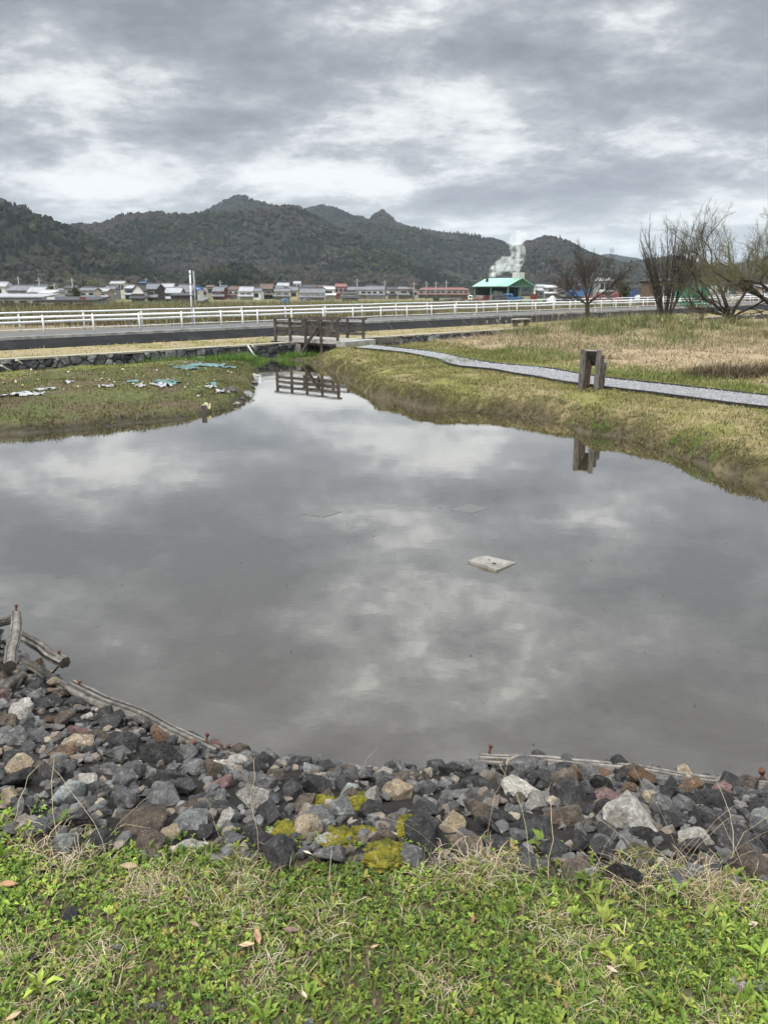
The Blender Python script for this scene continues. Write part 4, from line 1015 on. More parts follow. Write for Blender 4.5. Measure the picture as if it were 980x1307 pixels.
# ---- near terrace: low rosettes of broad leaves
def ros_points(n, box):
    p = RNG.uniform((box[0], box[1]), (box[2], box[3]), (n, 2))
    q_ = qfrac(p[:, 0], p[:, 1]); dn = fbm(p[:, 0] * 3.2, p[:, 1] * 3.2, 201, 3)
    edge = 1.0 + .22 * (fbm(p[:, 0] * 4, p[:, 1] * 4, 202, 3) - .5)
    keep = (q_ > edge) & (RNG.random(n) < smooth(.25, .42, dn) * .55 + .45) & (p[:, 1] < 4.2)
    # the odd plant among the stones at the grass edge
    keep |= (q_ > .86) & (q_ < 1.02) & (RNG.random(n) < .10)
    return p[keep], dn[keep]
def leaves(name, C, nl, length, width, elev, cols, mat, fold=.25):
    """rosettes: nl folded leaves round every centre"""
    n = len(C); N_ = n * nl
    c = np.repeat(C, nl, 0); az = RNG.uniform(0, 2 * PI, N_); Ls = np.repeat(length, nl) * RNG.uniform(.6, 1.2, N_); Ws = Ls * width * RNG.uniform(.75, 1.25, N_)
    e1 = np.clip(elev + RNG.normal(0, .28, N_), .02, 1.4); e2 = e1 - RNG.uniform(.2, .9, N_)
    d = np.stack([np.cos(az), np.sin(az), np.zeros(N_)], -1); s = np.stack([-np.sin(az), np.cos(az), np.zeros(N_)], -1); up = np.array([0, 0, 1.])
    tw = RNG.normal(0, .35, N_)
    s = s * np.cos(tw)[:, None] + up * np.sin(tw)[:, None]
    p1 = c + (d * np.cos(e1)[:, None] + up * np.sin(e1)[:, None]) * (Ls * .55)[:, None]
    p2 = p1 + (d * np.cos(e2)[:, None] + up * np.sin(e2)[:, None]) * (Ls * .45)[:, None]
    lift = up * (Ws * fold)[:, None]
    q1 = c + (p1 - c) * .45
    V = np.stack([c, q1 - s * (Ws * .36)[:, None] + lift * .5, q1 + s * (Ws * .36)[:, None] + lift * .5, p1, p1 - s * (Ws * .5)[:, None] + lift, p1 + s * (Ws * .5)[:, None] + lift, p2], 1).reshape(-1, 3)
    T = np.array([(0, 1, 3), (0, 3, 2), (1, 4, 3), (2, 3, 5), (3, 4, 6), (3, 6, 5)])
    return V, (T[None] + (np.arange(N_) * 7)[:, None, None]).reshape(-1, 3), np.repeat(np.repeat(cols, nl, 0) * RNG.uniform(.75, 1.25, (N_, 1)), 7, 0)
allV, allT, allC, nb = [], [], [], 0
GREEN = [(.105, .165, .022), (.16, .225, .034), (.062, .105, .020), (.225, .275, .05), (.23, .20, .055), (.12, .155, .06)]
for cnt, nl, lr, wd, el_, wts in ((108000, 5, (.009, .018), .46, .55, (5, 5, 3, 2.5, .8, 1)), (21000, 6, (.016, .029), .40, .6, (4, 5, 2, 3, .6, .5)), (2100, 7, (.035, .065), .24, .8, (3, 5, 1, 4, .3, 0)), (14500, 9, (.008, .016), .34, .4, (1, 2, 2, 2, 1, 6))):
    p, dn = ros_points(cnt, (-2.9, .5, 2.9, 3.4))
    if nl == 7: sel = fbm(p[:, 0] * 1.7, p[:, 1] * 1.7, 230, 2) > .47; p = p[sel]
    if nl == 9: sel = fbm(p[:, 0] * 2.2, p[:, 1] * 2.2, 240, 2) > .52; p = p[sel]
    z = height(p[:, 0], p[:, 1]) + RNG.uniform(0, .012, len(p))
    V, T, C = leaves('weeds', np.column_stack([p, z]), nl, RNG.uniform(lr[0], lr[1], len(p)), wd, el_, palette(len(p), GREEN, wts, .3) * (.72 + .56 * fbm(p[:, 0] * 1.9, p[:, 1] * 1.9, 260, 3))[:, None] * np.where(fbm(p[:, 0] * 2.6 + 7, p[:, 1] * 2.6, 261, 2) > .56, 1.25, 1.0)[:, None], M_leaf)
    allV.append(V); allT.append(T + nb); allC.append(C); nb += len(V)
tag(link('weeds', tri_mesh('weeds', np.concatenate(allV), np.concatenate(allT), np.concatenate(allC)), M_leaf), kind='stuff')
# green grass blades, straw tufts and single dry stalks
p = RNG.uniform((-2.9, .5), (2.9, 3.4), (68000, 2)); q_ = qfrac(p[:, 0], p[:, 1])
k_ = (q_ > .97) & (RNG.random(len(p)) < smooth(.40, .62, fbm(p[:, 0] * 2.3, p[:, 1] * 2.3, 250, 3)) + .06); p = p[k_]; n = len(p)
tag(blades('grass', np.column_stack([p, height(p[:, 0], p[:, 1])]), RNG.uniform(.02, .055, n), RNG.uniform(.0022, .0042, n), RNG.uniform(.2, 1.1, n), RNG.uniform(0, 2 * PI, n), palette(n, [(.13, .185, .035), (.20, .24, .06), (.09, .13, .035)], (3, 2, 2)), M_leaf), kind='stuff')
cs = RNG.uniform((-2.9, .5), (2.9, 3.4), (210, 2)); cs = cs[qfrac(cs[:, 0], cs[:, 1]) > .93]; TUFT = [tuple(on_ground(x, y, 0, .8, 4))[:2] for x, y in ((190, 1135), (205, 1140), (325, 1172), (125, 1226), (20, 1232), (320, 1127), (90, 1106), (415, 1186), (766, 1200), (800, 1126), (640, 1110), (880, 1130), (705, 1190), (560, 1270), (345, 1240), (940, 1150), (600, 1120), (760, 1270), (60, 1290))]
fixed = len(TUFT); cs = np.concatenate([np.array(TUFT), cs])
nearedge = np.exp(-((qfrac(cs[:, 0], cs[:, 1]) - 1.03) / .07) ** 2)
pp_, hh_, ll_ = [], [], []
for (x, y), ne in zip(cs, nearedge):
    fixed -= 1; big_ = fixed >= 0 or RNG.random() < .10 + .25 * ne
    k = (170 if fixed >= 0 else int(RNG.integers(50, 120))) if big_ else int(RNG.integers(5, 16)); sp_ = .05 if big_ else .03
    pp_.append(np.column_stack([RNG.normal(x, sp_, k), RNG.normal(y, sp_, k)])); hh_.append(RNG.uniform(.03, .075 + .04 * ne, k)); ll_.append(RNG.uniform(.8, 1.7, k) if big_ else RNG.uniform(.9, 1.55, k))
p = np.concatenate(pp_); n = len(p)
tag(blades('dry_grass', np.column_stack([p, height(p[:, 0], p[:, 1]) + .004]), np.concatenate(hh_), RNG.uniform(.0012, .0024, n), np.concatenate(ll_), RNG.uniform(0, 2 * PI, n), palette(n, [(.36, .30, .19), (.27, .21, .125), (.46, .40, .28), (.18, .13, .08)], (4, 3, 2, 1)), M_straw, segs=5), kind='stuff')
# long arching dead stalks over the stones
sx_, sy_ = [], []
pts = [(905, 1120), (880, 1115), (930, 1110), (860, 1118), (700, 1120), (720, 1112), (800, 1120), (330, 1085), (300, 1080), (120, 1080), (150, 1080), (960, 1128), (840, 1112), (770, 1118), (560, 1100), (605, 1085), (660, 1115), (420, 1085), (20, 1050), (90, 1075)]
base = []
for q_ in pts:
    for j in range(2): g_ = on_ground(q_[0] + RNG.normal(0, 12), q_[1] + RNG.normal(0, 5), 0, 1.2, 6); base.append(g_[:])
base = np.array(base); n = len(base)
tag(blades('dry_grass', base, RNG.uniform(.16, .42, n), RNG.uniform(.0014, .0024, n), RNG.uniform(.5, 1.25, n), RNG.uniform(0, 2 * PI, n), palette(n, [(.40, .34, .23), (.30, .24, .15)], (3, 2)), M_straw, segs=6), kind='stuff')
# brown litter crumbs on the soil of the terrace
P_ = RNG.uniform((-2.5, .62), (2.5, 3.6), (9000, 2)); sd = pond_sd(P_[:, 0], P_[:, 1]); P_ = P_[qfrac(P_[:, 0], P_[:, 1]) > 1]
V, T, C = leaves('leaf_litter', np.column_stack([P_, height(P_[:, 0], P_[:, 1]) + .004]), 1, RNG.uniform(.008, .026, len(P_)), .4, .1, palette(len(P_), [(.12, .08, .05), (.20, .14, .085), (.07, .05, .035), (.30, .25, .18)], (3, 2, 3, 1)), M_straw)
tag(link('leaf_litter', tri_mesh('leaf_litter', V, T, C), M_straw), kind='stuff')

# bits of leaf floating on the pond
P_ = RNG.uniform((-3.5, 3.2), (3.5, 9), (150, 2)); P_ = P_[pond_sd(P_[:, 0], P_[:, 1]) < -.12]
V, T, C = leaves('leaf_litter', np.column_stack([P_, np.full(len(P_), .0035)]), 1, RNG.uniform(.010, .028, len(P_)), .35, .03, palette(len(P_), [(.05, .042, .03), (.10, .08, .05), (.03, .03, .026)], (3, 2, 3)), M_straw)
V[:, 2] = np.clip(V[:, 2], .002, .007); tag(link('leaf_litter', tri_mesh('leaf_litter', V, T, C), M_straw), kind='stuff')
# fallen dead leaves one can point at, and the stones in the turf
def dead_leaf(px_, py_, w, rz, colr, label, curl=.35):
    p = on_ground(px_, py_, .015, .8, 4); d = math.hypot(p.y, H - p.z); Ln = .82 * w / FPX * d
    vs, fs = [], []; nu, nv = 9, 5
    for i in range(nu):
        u = i / (nu - 1)
        for j in range(nv):
            v = j / (nv - 1) * 2 - 1; wd = .36 * math.sin(PI * min(1, u * .96 + .02)) ** .8
            vs.append((Ln * (u - .5), Ln * wd * v * .5, Ln * (curl * (v * v * wd * .6) + .16 * (u - .5) ** 2 + .02 * math.sin(u * 9 + j))))
    for i in range(nu - 1):
        for j in range(nv - 1): fs.append((i * nv + j, (i + 1) * nv + j, (i + 1) * nv + j + 1, i * nv + j + 1))
    me = bpy.data.meshes.new('dead_leaf'); me.from_pydata(vs, [], fs); me.update()
    for f in me.polygons: f.use_smooth = True
    key = 'dead leaf %.2f' % colr[0]
    mt = bpy.data.materials.get(key) or material(key, colr, .7, 40, .7, 1.25, second=tuple(c * .6 for c in colr), sscale=30, spec=.3)
    o = link('dead_leaf', me, mt); o.location = p + Vector((0, 0, .022)); o.rotation_euler = (RNG.uniform(-.3, .3), RNG.uniform(-.3, .3), rz); tag(o, label, 'leaf', 'dead leaves lying in the grass')
dead_leaf(11, 1131, 26, .25, (.36, .20, .11), 'orange brown dead leaf at the left edge of the grass'); dead_leaf(329, 1198, 26, 1.9, (.34, .21, .12), 'upright curled tan leaf next to a dark brown one in the grass')
dead_leaf(371, 1190, 24, -.2, (.17, .10, .085), 'dark purplish brown dead leaf in the middle of the grass'); dead_leaf(315, 1209, 24, -.2, (.44, .33, .20), 'pale curled leaf left of the upright tan one')
dead_leaf(165, 1108, 26, .1, (.30, .22, .13), 'tan leaf in the grass below the left rubble'); dead_leaf(478, 1211, 14, .7, (.40, .28, .15), 'tiny orange leaf in the middle of the leafy turf')
dead_leaf(960, 1182, 20, .5, (.46, .38, .26), 'pale narrow leaf near the right edge of the grass'); dead_leaf(604, 1176, 14, 1.4, (.25, .11, .08), 'small reddish leaf standing up in the grass right of centre')
dead_leaf(392, 1091, 16, -.6, (.55, .48, .37), 'whitish leaf at the foot of the rubble left of the flat rocks'); dead_leaf(18, 1300, 20, .8, (.44, .36, .27), 'pale leaf in the lower left corner of the grass')
dead_leaf(388, 1272, 14, -.8, (.46, .36, .24), 'small pale leaf low in the middle of the grass'); dead_leaf(780, 1240, 16, -.5, (.42, .33, .25), 'pale crumpled leaf in the right half of the grass')
dead_leaf(249, 1182, 16, -.4, (.24, .17, .11), 'dull folded brown leaf beside the grey pebble in the grass'); dead_leaf(722, 1286, 16, 1.5, (.20, .12, .07), 'dark leaf at the lower edge of the grass, right half')
for px_, py_, w, kind, lab in ((148, 1210, 22, 'teal', 'pale grey stone lying in the grass on the left'), (200, 1285, 22, 'grey', 'blue grey stone low in the left grass'), (290, 1267, 12, 'teal', 'tiny pale stone in the grass left of centre'), (396, 1304, 20, 'teal', 'grey stone cut by the bottom edge of the grass'), (946, 1258, 30, 'pale', 'whitish stick-like stone at the right of the grass'), (42, 1226, 22, 'dark', 'dark stone half hidden in the left grass'), (970, 1260, 14, 'pale', 'small white stone at the right edge of the grass'), (95, 1172, 34, 'dark', 'dark clod of stone showing through the left grass')):
    p = on_ground(px_, py_, .01, .7, 4); d = math.hypot(p.y, H - p.z); r = w / FPX * d / 2
    put_rock((p.x, p.y, p.z + r * .3), r, kind, lab, 'stones lying in the grass', False, .7)

# ---- banks across the water
def scatter(n, box, fn):
    p = RNG.uniform((box[0], box[1]), (box[2], box[3]), (n, 2)); sd = pond_sd(p[:, 0], p[:, 1]); t, s = road_ts(p[:, 0], p[:, 1])
    return p[RNG.random(n) < fn(p[:, 0], p[:, 1], sd, t, s)]
def path_clear(x, y): 
    poly = np.concatenate([PU, PL[::-1]]); ins = inside(x, y, poly); return np.where(ins, 0.0, 1.0)
def ground_pts(p): return np.column_stack([p, height(p[:, 0], p[:, 1])])
is_right = lambda x, y: smooth(-2.6, -2.1, x - (y - 22) * .03)
def bank(n, box, hr, wr_, cols, wts, fn, name='grass', lean=(.1, .9), mat=None):
    p = scatter(n, box, fn); k = len(p)
    o = blades(name, ground_pts(p), RNG.uniform(hr[0], hr[1], k), RNG.uniform(wr_[0], wr_[1], k), RNG.uniform(lean[0], lean[1], k), RNG.uniform(0, 2 * PI, k), palette(k, cols, wts) * (.55 + .9 * fbm(p[:, 0] * 1.1, p[:, 1] * 1.1, 777, 4))[:, None], mat or M_straw)
    return tag(o, kind='stuff')
OL = [(.16, .155, .048), (.22, .19, .085), (.11, .13, .035), (.28, .23, .12), (.075, .08, .03)]
# right bank turf: front half nearer and denser
bank(170000, (-2.5, 9.2, 9.0, 21), (.025, .075), (.006, .012), OL, (4, 4, 3, 2, 1.0), lambda x, y, sd, t, s: (sd > .05) * (sd < 4.2) * is_right(x, y) * path_clear(x, y) * smooth(.2, .5, fbm(x * 2.4, y * 2.4, 301, 3)), lean=(.3, 1.2))
bank(60000, (-2.5, 20, 9.0, 33), (.04, .10), (.012, .02), OL, (4, 3, 4, 2, 1), lambda x, y, sd, t, s: (sd > .05) * (sd < 5.5) * (s > 7.2) * is_right(x, y) * path_clear(x, y) * .9, lean=(.3, 1.1))
# hanging tussocks on the cut bank
bank(260000, (-2.5, 9.2, 9.0, 27), (.05, .16), (.006, .013), [(.14, .13, .05), (.11, .12, .035), (.20, .17, .08), (.055, .05, .03)], (4, 4, 3, 1.5), lambda x, y, sd, t, s: (sd > -.01) * (sd < .5) * is_right(x, y) * smooth(.28, .45, fbm(x * 2.1, y * 2.1, 311, 3)), lean=(.9, 2.2))
# fresh green clumps at the water's edge and along the path
def clump_field(name, spots, k, rad, hr, wr_, cols, wts, mat, lean=(.05, .8)):
    ps = np.concatenate([np.column_stack([RNG.normal(x, rad, k), RNG.normal(y, rad, k)]) for x, y in spots]); n = len(ps)
    return tag(blades(name, ground_pts(ps), RNG.uniform(hr[0], hr[1], n), RNG.uniform(wr_[0], wr_[1], n), RNG.uniform(lean[0], lean[1], n), RNG.uniform(0, 2 * PI, n), palette(n, cols, wts), mat), kind='stuff')
FRESH = [(.10, .19, .025), (.14, .23, .04), (.07, .13, .02)]
clump_field('grass', [tuple(on_ground(x, y, 0, 8, 40))[:2] for x, y in ((860, 564), (884, 570), (758, 547), (772, 549), (905, 592))], 60, .06, (.05, .13), (.006, .012), FRESH, (3, 2, 2), M_leaf)
clump_field('grass', [tuple(on_ground(x + RNG.normal(0, 8), y + RNG.normal(0, 1.5), 0, 8, 40))[:2] for x, y in ((740, 462), (700, 455), (680, 452), (660, 450), (720, 455), (800, 478), (830, 481), (860, 484), (900, 489), (940, 494), (890, 480), (915, 480), (970, 500), (560, 462), (600, 462), (640, 448), (660, 444), (700, 446), (730, 446), (650, 452), (690, 460), (770, 480), (640, 458), (620, 452))], 260, .38, (.05, .16), (.010, .018), [(.10, .16, .03), (.15, .19, .045), (.08, .12, .03), (.20, .19, .07)], (3, 3, 2, 3), M_leaf)
# between path and dry field: short olive turf
bank(60000, (1.0, 12.5, 13, 25), (.03, .10), (.009, .016), [(.13, .16, .04), (.20, .19, .075), (.10, .14, .03), (.26, .22, .11)], (4, 3, 3, 1.5), lambda x, y, sd, t, s: (sd > 3.0) * (sd < 7) * (s > 7.4) * path_clear(x, y) * .9, lean=(.2, 1.1))
# dry lodged field to the right
dryf = lambda x, y, sd, t, s: smooth(4.9, 6.2, sd + 1.2 * (fbm(x * 1.3, y * 1.3, 21, 5) - .5)) * (s > 7.6) * (x > 1.5) * smooth(.25, .5, fbm(x * 1.1, y * 1.1, 321, 3))
bank(150000, (1.5, 13, 19, 42), (.08, .26), (.009, .018), [(.34, .265, .165), (.25, .185, .115), (.44, .37, .26), (.15, .11, .07), (.17, .16, .06)], (4, 4, 2, 2, 1), dryf, 'dry_grass', (.9, 1.75))
bank(3500, (1.5, 15, 19, 44), (.25, .45), (.007, .013), [(.30, .23, .14), (.22, .17, .105), (.38, .32, .21)], (3, 3, 1), lambda x, y, sd, t, s: dryf(x, y, sd, t, s) * smooth(.46, .62, fbm(x * .5, y * .5, 331, 3)), 'dry_grass', (.1, .7))
# tall thin reeds with pale plumes
rp = scatter(8000, (2.5, 19, 17, 43), lambda x, y, sd, t, s: (sd > 6.2) * (s > 7.6) * (smooth(.5, .62, fbm(x * .35, y * .35, 341, 2)) * .07 + .5 * smooth(9.6, 8.0, s) * smooth(13, 9, x)))
n = len(rp); hR = RNG.uniform(.5, .95, n); azR = RNG.uniform(0, 2 * PI, n)
tag(blades('reeds', ground_pts(rp), hR, RNG.uniform(.008, .013, n), RNG.uniform(.05, .3, n), azR, palette(n, [(.33, .26, .16), (.25, .19, .12)], (2, 2)), M_straw), kind='stuff')
pl = ground_pts(rp)[::8]; n = len(pl); pl[:, 2] += hR[::8] * .93; pl = np.repeat(pl, 9, 0)
tag(blades('reed_plumes', pl + RNG.normal(0, .012, pl.shape), RNG.uniform(.07, .14, len(pl)), .012, RNG.uniform(.1, .9, len(pl)), RNG.uniform(0, 2 * PI, len(pl)), palette(len(pl), [(.56, .49, .37), (.46, .39, .29)], (2, 1)), M_straw), kind='stuff')
# green scrub on the mound
mo = lambda x, y, sd, t, s: np.exp(-(((x - MOUND.x + .3) / 4.6) ** 2 + ((y - MOUND.y + .8) / 3.6) ** 2)) * 1.5 * (s > 7.6)
bank(52000, (4, 24, 17, 38), (.15, .50), (.012, .022), [(.105, .135, .035), (.15, .17, .05), (.22, .185, .085), (.07, .09, .028)], (4, 3, 2, 2), lambda x, y, sd, t, s: mo(x, y, sd, t, s) * smooth(.36, .6, fbm(x * .9, y * .9, 351, 3)), 'grass', (.2, 1.3), M_leaf)
bank(1500, (4, 24, 17, 38), (.3, .65), (.009, .015), [(.34, .28, .17), (.25, .2, .12), (.16, .17, .06)], (3, 2, 1), lambda x, y, sd, t, s: mo(x, y, sd, t, s), 'dry_grass', (.1, .6))
# right of the mound, green ground under the willows
bank(30000, (10, 28, 30, 46), (.06, .2), (.014, .022), [(.12, .15, .04), (.16, .17, .055), (.22, .2, .09)], (4, 3, 2), lambda x, y, sd, t, s: (s > 7.6) * smooth(10.5, 13, x) * .8, lean=(.2, 1.2))
# dark bramble heap by the path at the right
hp = on_ground(925, 482, 0, 10, 30)
clump_field('dry_grass', [(hp.x + dx, hp.y + dy) for dx, dy in ((-.45, 0), (0, .1), (.4, .05), (.8, .1), (1.3, .15), (.2, .3))], 700, .22, (.18, .42), (.007, .014), [(.12, .085, .055), (.20, .15, .095), (.07, .055, .04), (.08, .10, .035)], (3, 3, 3, 1), M_straw, (.3, 1.7))

# mud flat: sparse short turf, green rim under the wall
LF = [(.12, .135, .04), (.09, .11, .034), (.16, .165, .055), (.13, .085, .05), (.065, .06, .03)]
lf = lambda x, y, sd, t, s: (sd > .06) * (1 - is_right(x, y)) * (s > 5.6) * (.25 + .75 * smooth(.36, .56, fbm(x * 1.6, y * 1.6, 361, 4)))
bank(120000, (-15, 12.5, -1.9, 27.5), (.02, .075), (.008, .016), LF, (4, 4, 2.4, 2.4, 2), lf, lean=(.3, 1.3))
bank(90000, (-15, 12.5, -1.9, 27.5), (.04, .12), (.008, .016), [(.085, .095, .035), (.11, .125, .038), (.045, .046, .024)], (3, 3, 2), lambda x, y, sd, t, s: (sd > -.03) * (sd < .9) * (1 - is_right(x, y)) * smooth(.46, .6, fbm(x * 1.9, y * 1.9, 371, 3)), lean=(.4, 1.6))
p = scatter(120000, (-15, 19, -1.9, 29), lambda x, y, sd, t, s: (s > 5.45) * (s < 6.35) * (1 - is_right(x, y)) * smooth(-.5, 2.4, t) * smooth(9.5, 8.8, t)); n = len(p)
t_, s_ = road_ts(p[:, 0], p[:, 1]); hgt_ = RNG.uniform(.14, .34, n) * (.55 + .9 * fbm(t_ * .8, s_ * .8, 381, 2))
tag(blades('grass', ground_pts(p), hgt_, RNG.uniform(.010, .018, n), RNG.uniform(.05, .8, n), RNG.uniform(0, 2 * PI, n), palette(n, [(.085, .17, .022), (.13, .22, .035), (.06, .11, .02)], (3, 2, 2)), M_leaf), kind='stuff')
clump_field('grass', [TS(8.15, 5.75)[:2], TS(8.45, 5.9)[:2], TS(10.6, 6.0)[:2], TS(10.9, 6.0)[:2]], 420, .17, (.2, .42), (.012, .02), [(.075, .15, .02), (.12, .20, .03)], (2, 1), M_leaf)
# straw strip above the river wall
bank(70000, (-16, 18, 32, 66), (.04, .13), (.014, .024), [(.29, .24, .14), (.22, .175, .10), (.34, .29, .19), (.15, .15, .06)], (4, 3, 2, 1.5), lambda x, y, sd, t, s: (s > 1.5) * (s < 4.85) * (.35 + .65 * smooth(.35, .55, fbm(x * .9, y * .9, 391, 3))), 'dry_grass', (.3, 1.4))
# weeds on the far verge of the road
bank(26000, (-34, 24, 45, 90), (.15, .5), (.02, .035), [(.20, .17, .09), (.13, .13, .05), (.28, .23, .14)], (3, 3, 2), lambda x, y, sd, t, s: (s < -4.1) * (s > -8.0), 'dry_grass', (.1, 1.2))

# ---- litter on the mud flat
def scrap(px_, py_, w, d_, colr, label, group, rz=0.0, rough=.5, n=15):
    p = on_ground(px_, py_, .02, 9, 32); sc = 1 / px_per_m(p.y); lw, ld = w * sc, d_
    vs, fs = [], []; sd_ = px_ * 1.7
    for i in range(n):
        for j in range(n):
            u, v = i / (n - 1) - .5, j / (n - 1) - .5
            ed = 1 + .55 * (mnoise.noise(Vector((math.atan2(v, u) * 1.6 + sd_, sd_, 0))))
            x, y = u * lw * ed, v * ld * ed; q_ = Matrix.Rotation(rz, 2) @ Vector((x, y))
            wx, wy = p.x + q_.x, p.y + q_.y
            vs.append((q_.x, q_.y, h1(wx, wy) - p.z + .035 + .05 * (mnoise.noise(Vector((x * 9 + sd_, y * 9, 1))) + .6 * mnoise.noise(Vector((x * 22, y * 22 + sd_, 3))))))
    rng = random.Random(int(px_ * 7 + py_))
    for i in range(n - 1):
        for j in range(n - 1):
            u, v = (i + .5) / (n - 1) - .5, (j + .5) / (n - 1) - .5
            hole = mnoise.noise(Vector((u * 5 + sd_, v * 5, 7))) > .22 or (u * u + v * v) > .20 + .14 * mnoise.noise(Vector((u * 4, v * 4 + sd_, 2)))
            if not hole: fs.append((i * n + j, (i + 1) * n + j, (i + 1) * n + j + 1, i * n + j + 1))
    me = bpy.data.meshes.new('plastic_scrap'); me.from_pydata(vs, [], fs); me.update()
    for f in me.polygons: f.use_smooth = True
    key = 'torn plastic %.2f %.2f' % (colr[0], colr[2]); mt = bpy.data.materials.get(key) or material(key, colr, rough, 7, .7, 1.2, spec=.3)
    o = link('plastic_scrap', me, mt); o.location = p; tag(o, label, 'litter', group)
GW, GT = 'white scraps on the mud flat', 'teal scraps on the mud flat'
WHT, TEAL = (.30, .305, .30), (.085, .165, .16)
scrap(30, 502, 52, .5, WHT, 'torn white sheet lying on the mud flat near the left edge', GW, .1); scrap(62, 497, 26, .3, WHT, 'small white scrap just right of the torn white sheet on the mud flat', GW)
scrap(138, 493, 26, .4, WHT, 'white scrap alone in the middle of the mud flat', GW, .2); scrap(88, 488, 14, .3, WHT, 'little white scrap high on the mud flat', GW)
scrap(178, 492, 14, .35, WHT, 'white scrap left of the teal net on the mud flat', GW); scrap(206, 492, 30, .4, WHT, 'white strip in front of the teal net on the mud flat', GW)
scrap(270, 494, 20, .4, WHT, 'white scrap beside the dark rubbish near the tip of the mud flat', GW); scrap(284, 500, 18, .45, WHT, 'crumpled white scrap nearest the tip of the mud flat', GW, .5)
scrap(215, 488, 38, .6, TEAL, 'teal net scrap in the middle of the mud flat', GT); scrap(268, 467, 62, .9, (.10, .18, .175), 'long torn teal sheet along the far side of the mud flat', GT, .05)
scrap(272, 491, 14, .35, TEAL, 'tiny teal scrap by the dark rubbish', GT); scrap(168, 488, 20, .4, TEAL, 'faint teal scrap left of the net', GT); scrap(236, 469, 40, .6, (.08, .135, .13), 'dull teal sheet end beside the long torn one', GT)
scrap(293, 497, 22, .4, (.06, .055, .05), 'dark crumpled rubbish near the tip of the mud flat', GT); scrap(264, 519, 12, .25, (.36, .34, .19), 'yellowish scrap at the shore of the mud flat', GW)
sp_ = scatter(360, (-11, 15, -3, 25), lambda x, y, sd, t, s: (sd > .4) * (1 - is_right(x, y)) * (s > 6) * .5); n = len(sp_)
o = pebbles('litter', ground_pts(sp_) + np.array([0, 0, .02]), RNG.uniform(.012, .034, n), palette(n, [(.55, .54, .50), (.45, .40, .24), (.3, .28, .22)], (2, 1, 1)), M_peb); tag(o, kind='stuff')
# shore stones round the tip of the mud flat
for px_, py_, w, k in ((325, 489, 12, 'grey'), (326, 479, 12, 'pale'), (329, 472, 10, 'grey'), (318, 505, 20, 'grey'), (302, 516, 14, 'pale'), (322, 496, 12, 'dark'), (330, 467, 9, 'grey'), (309, 510, 14, 'dark')):
    p = on_ground(px_, py_, .01, 10, 32); r = w / px_per_m(p.y) / 2
    put_rock((p.x, p.y, p.z + r * .2), r, k, {'grey': 'grey stone at the tip of the mud flat', 'pale': 'pale stone at the tip of the mud flat', 'dark': 'dark stone at the tip of the mud flat'}[k], 'stones round the tip of the mud flat', False, .7)
# bleached poles leaning on the river wall
M_pole = material('bleached cane', (.52, .50, .45), .8, 20, .8, 1.15, spec=.2)
for (x0, y0, x1, y1, lab) in ((0, 466, 15, 474, 'bleached pole leaning on the river wall at the left edge'), (19, 459, 38, 469, 'longest bleached pole leaning on the river wall on the left'), (28, 470, 35, 476, 'short bleached stub at the foot of the river wall'), (8, 473, 16, 479, 'short bleached pole below the one at the left edge'), (13, 481, 48, 482, 'pale pole lying flat at the foot of the river wall'),
                              (314, 441, 326, 455, 'bleached pole leaning on the river wall just left of the footbridge'), (320, 441, 327, 451, 'thinner bleached pole crossing the one left of the footbridge')):
    a = at(x0, y0, .47 if y0 < 468 else .12); q_ = at(x1, y1, .16 if y1 < 476 else .06)
    if y0 < 468: a += Vector((FN[0], FN[1], 0)) * .12
    root = empty('pole', a, 0, lab, 'pole', 'bleached poles on the river wall'); m = MB(); m.tube([(0, 0, 0), (q_ - a) * .5 + Vector((0, 0, -.01)), q_ - a], [.028, .025, .02], 7); m.build('shaft', M_pole, root)
